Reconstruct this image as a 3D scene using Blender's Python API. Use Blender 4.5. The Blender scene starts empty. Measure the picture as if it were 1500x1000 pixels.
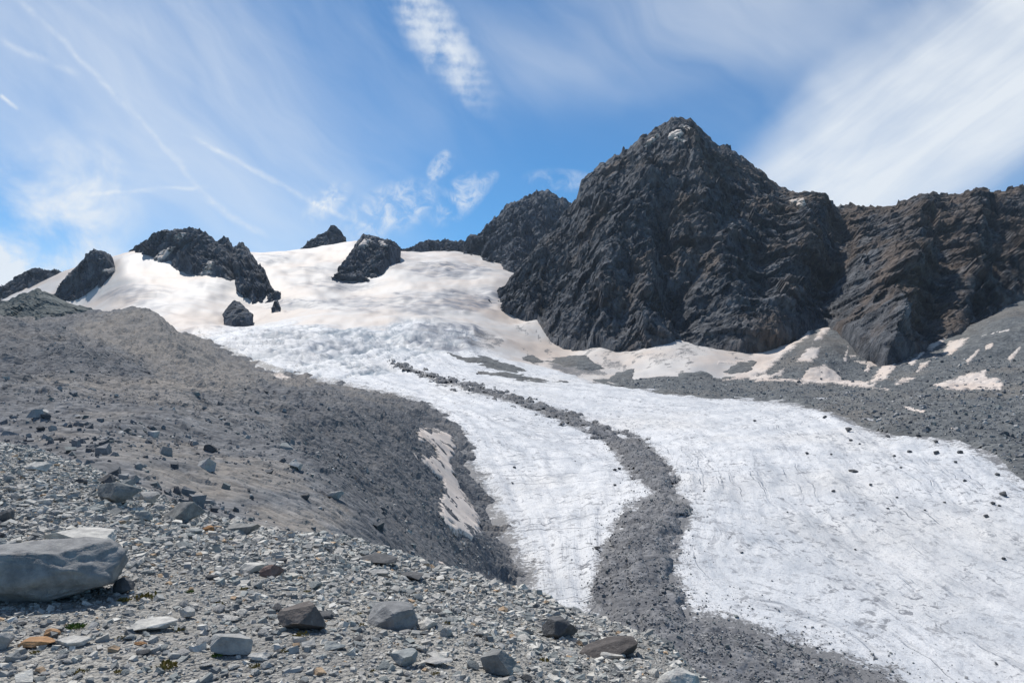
import bpy, math
import numpy as np
from math import radians
# ---------------------------------------------------------------- camera, sky, sun, exposure
SC = bpy.context.scene
COL = SC.collection
F = 1071.0                      # focal length in photo pixels (photo 1500 x 1000)
CU, HV = 750.0, 540.0           # column of the view axis, row of the horizon
cam_d = bpy.data.cameras.new('camera'); cam = bpy.data.objects.new('camera', cam_d); COL.objects.link(cam)
cam_d.sensor_width = 36.0; cam_d.lens = 36.0 * F / 1500.0
cam_d.clip_start = 0.1; cam_d.clip_end = 20000
cam_d.shift_y = 40.0 / 1500.0   # level camera, frame shifted up: verticals stay vertical
cam.rotation_euler = (radians(90), 0, 0)
SC.camera = cam
SUN_AZ, SUN_EL = radians(-31), radians(54)     # azimuth from +y towards +x
SKY_STRENGTH, SUN_STRENGTH = 0.10, 4.7
SC.view_settings.view_transform = 'Standard'; SC.view_settings.look = 'None'
SC.view_settings.exposure = 0.0; SC.view_settings.gamma = 1.0
SC.view_settings.use_curve_mapping = False
SC.render.resolution_x = 1024; SC.render.resolution_y = 682
rng = np.random.default_rng(11)

class NT:
    """small helper round a node tree"""
    def __init__(s, tree): s.t = tree; s.t.nodes.clear()
    def n(s, kind, **kw):
        nd = s.t.nodes.new(kind)
        for k, v in kw.items():
            if k.startswith('i_'):
                key = k[2:]; key = int(key) if key.isdigit() else key.replace('_', ' ')
                s.put(nd.inputs[key], v)
            else: setattr(nd, k, v)
        return nd
    def put(s, sock, v):
        if isinstance(v, bpy.types.NodeSocket): s.t.links.new(v, sock)
        elif isinstance(v, bpy.types.Node): s.t.links.new(v.outputs[0], sock)
        else: sock.default_value = v
    def m(s, op, a, b=0.0, c=0.0, clamp=False):
        nd = s.t.nodes.new('ShaderNodeMath'); nd.operation = op; nd.use_clamp = clamp
        for i, x in enumerate((a, b, c)): s.put(nd.inputs[i], x)
        return nd.outputs[0]
    def ramp(s, x, a, b, lo=0.0, hi=1.0, smooth=True):
        nd = s.t.nodes.new('ShaderNodeMapRange'); nd.clamp = True
        nd.interpolation_type = 'SMOOTHSTEP' if smooth else 'LINEAR'
        for i, v in enumerate((x, a, b, lo, hi)): s.put(nd.inputs[i], v)
        return nd.outputs[0]
    def mix(s, f, a, b, blend='MIX'):
        nd = s.t.nodes.new('ShaderNodeMix'); nd.data_type = 'RGBA'; nd.blend_type = blend
        s.put(nd.inputs[0], f); s.put(nd.inputs[6], a); s.put(nd.inputs[7], b)
        return nd.outputs[2]
    def noise(s, vec, scale, detail=6.0, rough=0.55, dist=0.0):
        nd = s.t.nodes.new('ShaderNodeTexNoise'); s.put(nd.inputs['Vector'], vec)
        nd.inputs['Scale'].default_value = scale; nd.inputs['Detail'].default_value = detail
        nd.inputs['Roughness'].default_value = rough; nd.inputs['Distortion'].default_value = dist
        return nd.outputs['Fac']
    def voro(s, vec, scale, feature='F1', out='Distance'):
        nd = s.t.nodes.new('ShaderNodeTexVoronoi'); nd.feature = feature
        s.put(nd.inputs['Vector'], vec); nd.inputs['Scale'].default_value = scale
        if out == 'Color':                                   # one grey value per cell
            sx = s.t.nodes.new('ShaderNodeSeparateXYZ'); s.put(sx.inputs[0], nd.outputs['Color']); return sx.outputs[0]
        return nd.outputs[out]
    def xyz(s, x, y, z=0.0):
        nd = s.t.nodes.new('ShaderNodeCombineXYZ')
        for i, v in enumerate((x, y, z)): s.put(nd.inputs[i], v)
        return nd.outputs[0]
    def attr(s, name, out='Fac'):
        nd = s.t.nodes.new('ShaderNodeAttribute'); nd.attribute_name = name
        return nd.outputs[out]

def C(r, g, b): return (r, g, b, 1.0)

# ---- sky
world = bpy.data.worlds.new('World'); SC.world = world; world.use_nodes = True
world.cycles.sampling_method = 'MANUAL'; world.cycles.sample_map_resolution = 512
def build_sky():
    t = NT(world.node_tree)
    out = t.n('ShaderNodeOutputWorld'); bg = t.n('ShaderNodeBackground')
    sky = t.n('ShaderNodeTexSky', sky_type='NISHITA'); sky.sun_disc = False
    sky.sun_elevation = SUN_EL; sky.sun_rotation = SUN_AZ; sky.altitude = 2800
    sky.air_density = 1.0; sky.dust_density = 0.6; sky.ozone_density = 2.5
    tc = t.n('ShaderNodeTexCoord')
    sp = t.n('ShaderNodeSeparateXYZ', i_0=tc.outputs['Generated']); X, Y, Z = sp.outputs
    az = t.m('MULTIPLY', t.m('ARCTAN2', X, Y), 57.29578)                     # degrees from the valley axis
    el = t.m('MULTIPLY', t.m('ARCSINE', Z), 57.29578)
    A = t.xyz(az, el)
    def wob(scale, amp, seed):
        return t.m('MULTIPLY', t.m('SUBTRACT', t.noise(t.xyz(az, el, seed), scale, 3.0), 0.5), amp)
    def rot(cx, cy, ang):                                                  # coordinates along / across a streak
        c, s_ = math.cos(radians(ang)), math.sin(radians(ang))
        dx, dy = t.m('SUBTRACT', az, cx), t.m('SUBTRACT', el, cy)
        return (t.m('ADD', t.m('MULTIPLY', dx, c), t.m('MULTIPLY', dy, s_)),
                t.m('SUBTRACT', t.m('MULTIPLY', dy, c), t.m('MULTIPLY', dx, s_)))
    def blob(a, b, la, lb):
        q = t.m('ADD', t.m('POWER', t.m('ABSOLUTE', t.m('DIVIDE', a, la)), 2.0), t.m('POWER', t.m('ABSOLUTE', t.m('DIVIDE', b, lb)), 2.0))
        return t.ramp(q, 0.0, 1.0, 1.0, 0.0)
    def add(*xs):
        r = xs[0]
        for x in xs[1:]: r = t.m('ADD', r, x)
        return r
    # thin cirrus veil, streaked, all round the sky
    a, b = rot(0, 0, -32)
    n1 = t.noise(t.xyz(t.m('MULTIPLY', a, 0.035), t.m('ADD', t.m('MULTIPLY', b, 0.10), wob(0.05, 1.0, 3.0)), 1.7), 1.0, 8.0, 0.55, 0.6)
    n2 = t.noise(t.xyz(t.m('MULTIPLY', a, 0.11), t.m('MULTIPLY', b, 0.45), 7.1), 1.0, 8.0, 0.6, 0.5)
    lg = t.noise(t.xyz(t.m('MULTIPLY', az, 0.02), t.m('MULTIPLY', el, 0.03), 4.4), 1.0, 2.0)
    veil = t.m('MULTIPLY', t.ramp(add(n1, t.m('MULTIPLY', n2, 0.22)), 0.36, 1.0), t.ramp(lg, 0.30, 0.62, 0.45, 1.0))
    # a blue window in the veil
    a, b = rot(1.5, 10.0, 25)
    win = t.m('MULTIPLY', blob(a, b, 25.0, 11.5), 0.95)
    veil = t.m('MULTIPLY', t.m('MULTIPLY', veil, 0.40), t.m('SUBTRACT', 1.0, win))
    # veil thickening over the western (left) sky
    a, b = rot(-27, 18, -35)
    left = t.m('MULTIPLY', blob(a, b, 30, 13), t.ramp(add(n1, t.m('MULTIPLY', n2, 0.2)), 0.30, 0.95, 0.20, 0.52))
    # big bright cirrus bank to the right
    a, b = rot(31, 17.0, 30)
    st = t.noise(t.xyz(t.m('MULTIPLY', a, 0.045), t.m('MULTIPLY', b, 0.14), 2.2), 1.0, 9.0, 0.52, 0.5)
    st2 = t.noise(t.xyz(t.m('MULTIPLY', a, 0.07), t.m('MULTIPLY', b, 0.42), 5.2), 1.0, 10.0, 0.6, 0.5)
    st = t.m('ADD', t.m('MULTIPLY', st, 0.55), t.m('MULTIPLY', st2, 0.45))
    b2 = t.m('ADD', b, wob(0.12, 5.0, 8.0))
    bank = t.m('MULTIPLY', blob(a, b2, 25, 8.2), t.ramp(st, 0.22, 0.76, 0.42, 1.12))
    a, b = rot(20, 26.0, 8)
    bank2 = t.m('MULTIPLY', blob(a, t.m('ADD', b, wob(0.1, 5.0, 9.5)), 30, 6.5), t.ramp(n1, 0.25, 0.85, 0.0, 0.34))
    # rippled feather cloud overhead
    a, b = rot(-6.2, 24.5, -47)
    rip = t.n('ShaderNodeTexWave', i_Vector=t.xyz(t.m('MULTIPLY', el, 1.0), t.m('MULTIPLY', az, 0.15)), i_Scale=0.42, i_Distortion=5.0, i_Detail=4.0, i_Detail_Scale=1.4)
    rip.bands_direction = 'X'
    fn = t.noise(t.xyz(az, el, 5.0), 0.5, 6.0, 0.6)
    feather = t.m('MULTIPLY', blob(a, t.m('ADD', b, wob(0.35, 2.2, 1.0)), 7.8, 2.4), t.ramp(add(fn, t.m('MULTIPLY', rip.outputs['Fac'], 0.07)), 0.30, 0.74, 0.02, 0.8))
    # low puffs in the left
    a, b = rot(-33.5, 8.0, 50)
    pn = t.noise(t.xyz(az, el, 12.0), 0.22, 8.0, 0.6, 0.4)
    puff = t.m('MULTIPLY', blob(a, b, 11, 6.0), t.ramp(pn, 0.34, 0.74, 0.0, 0.85))
    a, b = rot(-36, 4.5, 0)
    puff2 = t.m('MULTIPLY', blob(a, b, 13, 5.5), t.ramp(pn, 0.26, 0.70, 0.25, 1.0))
    # small wisps over the col
    wn = t.noise(t.xyz(az, el, 21.0), 0.75, 7.0, 0.6, 0.6)
    wis = 0.0
    for (cx, cy, ang, la, lb, k) in [(-4.2, 13.0, 40, 3.2, 1.6, 0.9), (-5.6, 15.4, 50, 1.8, 0.9, 0.9), (-9.2, 12.2, 25, 5.0, 2.2, 0.8),
                                     (-2.3, 14.0, 40, 1.8, 0.8, 0.7), (4.0, 14.4, -5, 3.5, 1.0, 0.5), (-14.2, 12.5, 40, 2.5, 1.2, 0.7)]:
        a, b = rot(cx, cy, ang)
        w = t.m('MULTIPLY', blob(a, b, la, lb), t.ramp(wn, 0.36, 0.78, 0.0, k))
        wis = w if isinstance(wis, float) else t.m('MAXIMUM', wis, w)
    # old contrails
    tr = 0.0
    for (u0, v0, u1, v1, wd, k) in [(20, -10, 190, 160, 0.5, 0.22), (185, 150, 300, 285, 0.45, 0.20), (290, 205, 560, 345, 0.45, 0.30), (120, 285, 300, 274, 0.35, 0.24),
                                   (0, 140, 26, 160, 0.3, 0.5), (0, 60, 110, 110, 0.5, 0.2), (300, 285, 390, 350, 0.6, 0.25)]:
        ang0 = lambda u, v: (math.degrees(math.atan((u - CU) / F)), math.degrees(math.atan((HV - v) / math.hypot(F, u - CU))))
        p, q = ang0(u0, v0), ang0(u1, v1)
        L = math.hypot(q[0] - p[0], q[1] - p[1])
        a, b = rot((p[0] + q[0]) / 2, (p[1] + q[1]) / 2, math.degrees(math.atan2(q[1] - p[1], q[0] - p[0])))
        bb = t.m('ADD', b, wob(0.30, 0.9, 30.0))
        w = t.m('MULTIPLY', t.ramp(t.m('ABSOLUTE', bb), 0.0, wd * 0.7, 1.0, 0.0), t.ramp(t.m('ABSOLUTE', a), L * 0.38, L * 0.60, 1.0, 0.0))
        w = t.m('MULTIPLY', w, t.ramp(wn, 0.30, 0.70, 0.15 * k, k))
        tr = w if isinstance(tr, float) else t.m('MAXIMUM', tr, w)
    total = add(veil, left, bank, bank2, feather, puff, puff2, wis, tr)
    total = t.m('MULTIPLY', t.m('MINIMUM', total, 1.0), 0.93)
    up = t.ramp(el, -4.0, 1.0)
    total = t.m('MULTIPLY', total, up)
    tint = t.mix(1.0, sky.outputs[0], C(0.50, 0.98, 1.20), 'MULTIPLY')
    colr = t.mix(total, tint, C(8.4, 8.9, 9.4))
    t.put(bg.inputs['Color'], colr); bg.inputs['Strength'].default_value = SKY_STRENGTH
    t.t.links.new(bg.outputs[0], out.inputs[0])
build_sky()

sun_d = bpy.data.lights.new('sun', 'SUN'); sun_d.energy = SUN_STRENGTH; sun_d.angle = radians(0.55); sun_d.color = (1.0, 0.955, 0.89)
sun = bpy.data.objects.new('sun', sun_d); COL.objects.link(sun)
sun.rotation_euler = (radians(90) - SUN_EL, 0, -SUN_AZ + radians(180))
sun.location = (-400, 500, 900)

# ---------------------------------------------------------------- numeric helpers
def unproj(u, v, d):
    u, v, d = np.broadcast_arrays(np.asarray(u, float), np.asarray(v, float), np.asarray(d, float))
    return np.stack([(u - CU) / F * d, d, (HV - v) / F * d], -1)
def proj(P):
    return CU + F * P[..., 0] / P[..., 1], HV - F * P[..., 2] / P[..., 1]

_perm = np.random.default_rng(5).permutation(256).astype(np.int64); _perm = np.concatenate([_perm, _perm, _perm])
_gr = np.random.default_rng(6).normal(size=(256, 3)); _gr /= np.linalg.norm(_gr, axis=1)[:, None]
def pnoise(x, y, z=0.0):
    x, y, z = np.broadcast_arrays(x, y, z)
    xi, yi, zi = np.floor(x), np.floor(y), np.floor(z)
    xf, yf, zf = x - xi, y - yi, z - zi
    xi = xi.astype(np.int64) & 255; yi = yi.astype(np.int64) & 255; zi = zi.astype(np.int64) & 255
    fx = xf * xf * xf * (xf * (xf * 6 - 15) + 10); fy = yf * yf * yf * (yf * (yf * 6 - 15) + 10); fz = zf * zf * zf * (zf * (zf * 6 - 15) + 10)
    def g(a, b, c):
        h = _perm[_perm[_perm[(xi + a) & 255] + ((yi + b) & 255)] + ((zi + c) & 255)]
        q = _gr[h]
        return q[..., 0] * (xf - a) + q[..., 1] * (yf - b) + q[..., 2] * (zf - c)
    l = lambda a, b, t: a + (b - a) * t
    return 1.5 * l(l(l(g(0,0,0), g(1,0,0), fx), l(g(0,1,0), g(1,1,0), fx), fy), l(l(g(0,0,1), g(1,0,1), fx), l(g(0,1,1), g(1,1,1), fx), fy), fz)
def fbm(x, y, z=0.0, o=5, gain=0.5, lac=2.03):
    s = 0.0; a = 1.0
    for i in range(o):
        s = s + a * pnoise(x + 17.3 * i, y - 9.1 * i, z + 3.7 * i); x = x * lac; y = y * lac; z = z * lac; a *= gain
    return s
def ridged(x, y, z=0.0, o=5, gain=0.55, lac=2.05):
    s = 0.0; a = 1.0; w = 1.0
    for i in range(o):
        n = 1.0 - np.abs(pnoise(x + 11.3 * i, y + 5.1 * i, z - 7.7 * i)); n = n * n * w
        w = np.clip(n * 1.6, 0, 1); s = s + a * (n - 0.45); x = x * lac; y = y * lac; z = z * lac; a *= gain
    return s
def facets(x, y, z, seed=0):
    """angular blocks: random tilted planes in random cells"""
    x, y, z = np.broadcast_arrays(x, y, z); xi, yi, zi = np.floor(x), np.floor(y), np.floor(z)
    best = np.full(x.shape, 1e9); val = np.zeros(x.shape)
    R = np.random.default_rng(90 + seed).uniform(0, 1, (256, 7))
    for a in (-1, 0, 1):
        for b in (-1, 0, 1):
            for c in (-1, 0, 1):
                h = R[_perm[_perm[_perm[(xi.astype(np.int64) + a) & 255] + ((yi.astype(np.int64) + b) & 255)] + ((zi.astype(np.int64) + c) & 255)]]
                dx = x - (xi + a + h[..., 0]); dy = y - (yi + b + h[..., 1]); dz = z - (zi + c + h[..., 2])
                q = dx * dx + dy * dy + dz * dz; m_ = q < best
                v = (h[..., 3] - 0.5) + 1.5 * ((h[..., 4] - .5) * dx + (h[..., 5] - .5) * dy + (h[..., 6] - .5) * dz)
                best = np.where(m_, q, best); val = np.where(m_, v, val)
    return val
def tps(pts, vals, smooth=1e-4):
    """thin-plate spline through control points (n,2) -> function"""
    pts = np.asarray(pts, float); vals = np.asarray(vals, float); n = len(pts)
    def K(a, b):
        r2 = ((a[:, None, :] - b[None]) ** 2).sum(-1)
        return 0.5 * r2 * np.log(r2 + 1e-12)
    A = np.zeros((n + 3, n + 3)); A[:n, :n] = K(pts, pts) + smooth * np.eye(n)
    A[:n, n] = 1; A[:n, n + 1:] = pts; A[n, :n] = 1; A[n + 1:, :n] = pts.T
    w = np.linalg.solve(A, np.concatenate([vals, np.zeros(3)]))
    def f(q):
        sh = q.shape[:-1]; q = q.reshape(-1, 2); o = np.empty(len(q))
        for i in range(0, len(q), 60000):
            c = q[i:i + 60000]; o[i:i + 60000] = K(c, pts) @ w[:n] + w[n] + c @ w[n + 1:]
        return o.reshape(sh)
    return f
def dom(u, d): return np.stack(np.broadcast_arrays(np.asarray(u, float) / 260.0, np.log(np.asarray(d, float)) * 1.6), -1)
def poly_sd(px, py, poly):
    """signed distance to a polygon, positive inside"""
    poly = np.asarray(poly, float); best = np.full(px.shape, 1e18); inside = np.zeros(px.shape, bool)
    for i in range(len(poly)):
        ax, ay = poly[i]; bx, by = poly[(i + 1) % len(poly)]
        dx, dy = bx - ax, by - ay
        t = np.clip(((px - ax) * dx + (py - ay) * dy) / (dx * dx + dy * dy + 1e-12), 0, 1)
        best = np.minimum(best, (px - ax - t * dx) ** 2 + (py - ay - t * dy) ** 2)
        c = ((ay > py) != (by > py)) & (px < (bx - ax) * (py - ay) / (by - ay + 1e-12) + ax)
        inside ^= c
    return np.where(inside, 1, -1) * np.sqrt(best)
def line_dist(px, py, line):
    line = np.asarray(line, float); best = np.full(px.shape, 1e18)
    for i in range(len(line) - 1):
        ax, ay = line[i]; bx, by = line[i + 1]; dx, dy = bx - ax, by - ay
        t = np.clip(((px - ax) * dx + (py - ay) * dy) / (dx * dx + dy * dy + 1e-12), 0, 1)
        best = np.minimum(best, (px - ax - t * dx) ** 2 + (py - ay - t * dy) ** 2)
    return np.sqrt(best)
def sstep(x, a, b):
    t = np.clip((x - a) / (b - a), 0, 1); return t * t * (3 - 2 * t)

def mesh_np(name, V, Fc, smooth=True, attrs=None):
    V = np.asarray(V, np.float32).reshape(-1, 3); Fc = np.asarray(Fc, np.int32)
    me = bpy.data.meshes.new(name); k = Fc.shape[1]
    me.vertices.add(len(V)); me.vertices.foreach_set('co', V.ravel())
    me.loops.add(Fc.size); me.loops.foreach_set('vertex_index', Fc.ravel())
    me.polygons.add(len(Fc)); me.polygons.foreach_set('loop_start', np.arange(0, Fc.size, k, dtype=np.int32))
    me.polygons.foreach_set('use_smooth', np.full(len(Fc), smooth, bool))
    for an, val in (attrs or {}).items():
        val = np.asarray(val, np.float32)
        if val.ndim == 2 or val.size == 3 * len(V):
            a = me.attributes.new(an, 'FLOAT_VECTOR', 'POINT'); a.data.foreach_set('vector', val.ravel())
        else:
            a = me.attributes.new(an, 'FLOAT', 'POINT'); a.data.foreach_set('value', val.ravel())
    me.update(calc_edges=True); me.validate()
    return me
def grid_faces(nr, nc, keep=None):
    i = np.arange(nr * nc).reshape(nr, nc)
    f = np.stack([i[:-1, :-1], i[:-1, 1:], i[1:, 1:], i[1:, :-1]], -1)
    if keep is not None: f = f[keep]
    return f.reshape(-1, 4)
def link(name, me, mat, label=None, cat=None, group=None, kind=None, parent=None):
    o = bpy.data.objects.new(name, me); COL.objects.link(o)
    if mat is not None and not me.materials: me.materials.append(mat)
    if label: o['label'] = label
    if cat: o['category'] = cat
    if group: o['group'] = group
    if kind: o['kind'] = kind
    if parent: o.parent = parent
    return o
def grid_obj(name, P, mat, attrs=None, keep=None, smooth=True, **kw):
    nr, nc = P.shape[:2]; f = grid_faces(nr, nc, keep); V = P.reshape(-1, 3)
    at = {k: v.reshape(-1) for k, v in (attrs or {}).items()}
    if keep is not None:
        used = np.unique(f); mp = np.full(nr * nc, -1); mp[used] = np.arange(len(used)); f = mp[f]; V = V[used]
        at = {k: v[used] for k, v in at.items()}
    return link(name, mesh_np(name, V, f, smooth, at), mat, **kw)

# ---------------------------------------------------------------- materials
def mat(name, rough=0.9, spec=0.2):
    m = bpy.data.materials.new(name); m.use_nodes = True; t = NT(m.node_tree)
    out = t.n('ShaderNodeOutputMaterial'); b = t.n('ShaderNodeBsdfPrincipled')
    b.inputs['Roughness'].default_value = rough; b.inputs['Specular IOR Level'].default_value = spec
    t.t.links.new(b.outputs[0], out.inputs[0])
    geo = t.n('ShaderNodeNewGeometry')
    return m, t, b, geo.outputs['Position']
def bump(t, b, h, strength, dist):
    bp = t.n('ShaderNodeBump'); bp.inputs['Strength'].default_value = strength; bp.inputs['Distance'].default_value = dist
    t.put(bp.inputs['Height'], h); t.t.links.new(bp.outputs[0], b.inputs['Normal'])
def rockface_mat(name, dark, light, warm, scale=1.0, warm_amt=0.5):
    m, t, b, P = mat(name, 0.85, 0.25)
    mp = t.n('ShaderNodeMapping'); mp.inputs['Scale'].default_value = (1, 1, 0.55); t.put(mp.inputs[0], P); Q = mp.outputs[0]
    big = t.noise(Q, 0.012 * scale, 5, 0.6); mid = t.noise(Q, 0.06 * scale, 7, 0.65, 0.5); fine = t.noise(Q, 0.35 * scale, 5, 0.65)
    cell = t.voro(Q, 0.16 * scale, 'F1', 'Color')
    c = t.mix(t.ramp(mid, 0.34, 0.68), dark, light)
    px_ = t.n('ShaderNodeSeparateXYZ', i_0=P).outputs[0]
    c = t.mix(t.m('MULTIPLY', t.ramp(t.m('ADD', big, t.ramp(px_, 0.0, 750.0, -0.07, 0.10)), 0.47, 0.66), warm_amt), c, warm)
    c = t.mix(0.6, c, t.mix(1.0, c, t.mix(0.5, cell, C(.5, .5, .5)), 'OVERLAY'))
    c = t.mix(t.m('MULTIPLY', t.ramp(fine, 0.60, 0.75), 0.5), c, t.mix(1.0, c, C(2.1, 2.1, 2.1), 'MULTIPLY'))
    t.put(b.inputs['Base Color'], c)
    h = t.m('ADD', t.m('MULTIPLY', mid, 1.8), t.m('ADD', t.m('MULTIPLY', fine, 0.9), t.m('ADD', t.m('MULTIPLY', cell, 0.6), t.m('MULTIPLY', t.voro(Q, 0.45 * scale, 'F1', 'Color'), 0.35))))
    bump(t, b, h, 1.0, 3.0 / scale)
    return m
M_MAIN = rockface_mat('dark_gneiss', C(.028, .033, .042), C(.150, .154, .164), C(.145, .105, .078), 1.0, 0.75)
M_BACK = rockface_mat('blue_gneiss', C(.032, .039, .052), C(.135, .148, .168), C(.12, .11, .10), 0.9, 0.3)
M_RIDGE = rockface_mat('brown_gneiss', C(.036, .035, .037), C(.098, .092, .088), C(.125, .090, .064), 1.0, 0.85)

def debris_mat(name, base, lite, tan, scale):
    m, t, b, P = mat(name, 0.95, 0.15)
    big = t.noise(P, 0.02 * scale, 5, 0.6); mid = t.noise(P, 0.25 * scale, 6, 0.7); fine = t.voro(P, 1.6 * scale, 'F1', 'Color')
    c = t.mix(t.ramp(mid, 0.35, 0.7), base, lite)
    c = t.mix(t.m('MULTIPLY', t.ramp(big, 0.44, 0.68), 0.6), c, tan)
    c = t.mix(t.m('MULTIPLY', t.attr('tan'), t.ramp(mid, 0.3, 0.6, 0.9, 0.5)), c, tan)
    c = t.mix(t.m('MULTIPLY', t.attr('fresh'), 0.75), c, t.mix(mid, C(.06, .064, .072), C(.15, .155, .165)))
    c = t.mix(0.45, c, t.mix(1.0, c, t.mix(0.6, fine, C(.5, .5, .5)), 'OVERLAY'))
    sp = t.voro(P, 0.8 * scale, 'F1', 'Distance')
    t.put(b.inputs['Base Color'], c)
    bump(t, b, t.m('ADD', t.m('MULTIPLY', mid, 1.0), t.m('MULTIPLY', sp, -0.6)), 0.8, 0.7 / scale)
    return m
M_MORAINE = debris_mat('moraine_debris', C(.115, .118, .125), C(.215, .216, .22), C(.27, .242, .212), 1.0)
M_GREENISH = debris_mat('greenish_rubble', C(.085, .096, .093), C(.175, .19, .18), C(.16, .165, .15), 0.5)
M_MEDIAL = debris_mat('medial_rubble', C(.12, .122, .13), C(.245, .246, .252), C(.19, .182, .175), 0.8)
M_TALUS = debris_mat('talus', C(.095, .102, .107), C(.185, .193, .193), C(.175, .16, .142), 0.45)

def ground_mat():
    m, t, b, P = mat('gravel_ground', 0.95, 0.15)
    big = t.noise(P, 0.5, 4, 0.6); fine = t.voro(P, 28.0, 'F1', 'Color'); f2 = t.voro(P, 60.0, 'F1', 'Distance')
    c = t.mix(t.ramp(big, 0.35, 0.7), C(.25, .245, .232), C(.38, .362, .325))
    c = t.mix(0.6, c, t.mix(1.0, c, t.mix(0.55, fine, C(.5, .5, .5)), 'OVERLAY'))
    t.put(b.inputs['Base Color'], c)
    bump(t, b, t.m('ADD', t.m('MULTIPLY', t.voro(P, 28.0), -1.0), t.m('MULTIPLY', f2, -0.5)), 1.0, 0.03)
    return m
M_GROUND = ground_mat()

def snow_mat():
    m, t, b, P = mat('dusty_snow', 0.75, 0.25)
    n = t.noise(P, 0.03, 5, 0.6); n2 = t.noise(P, 0.4, 5, 0.65)
    c = t.mix(t.ramp(n, 0.35, 0.7), C(.62, .55, .495), C(.58, .485, .415))
    c = t.mix(t.m('MULTIPLY', t.ramp(n2, 0.50, 0.72), 0.45), c, C(.50, .435, .39))
    n3 = t.noise(P, 0.7, 7, 0.75)
    c = t.mix(t.ramp(t.m('SUBTRACT', n3, t.m('MULTIPLY', t.attr('inner'), 0.42)), 0.36, 0.50), c, C(.15, .145, .14))
    t.put(b.inputs['Base Color'], c)
    bump(t, b, n2, 0.5, 0.5)
    return m
M_SNOW = snow_mat()

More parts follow.
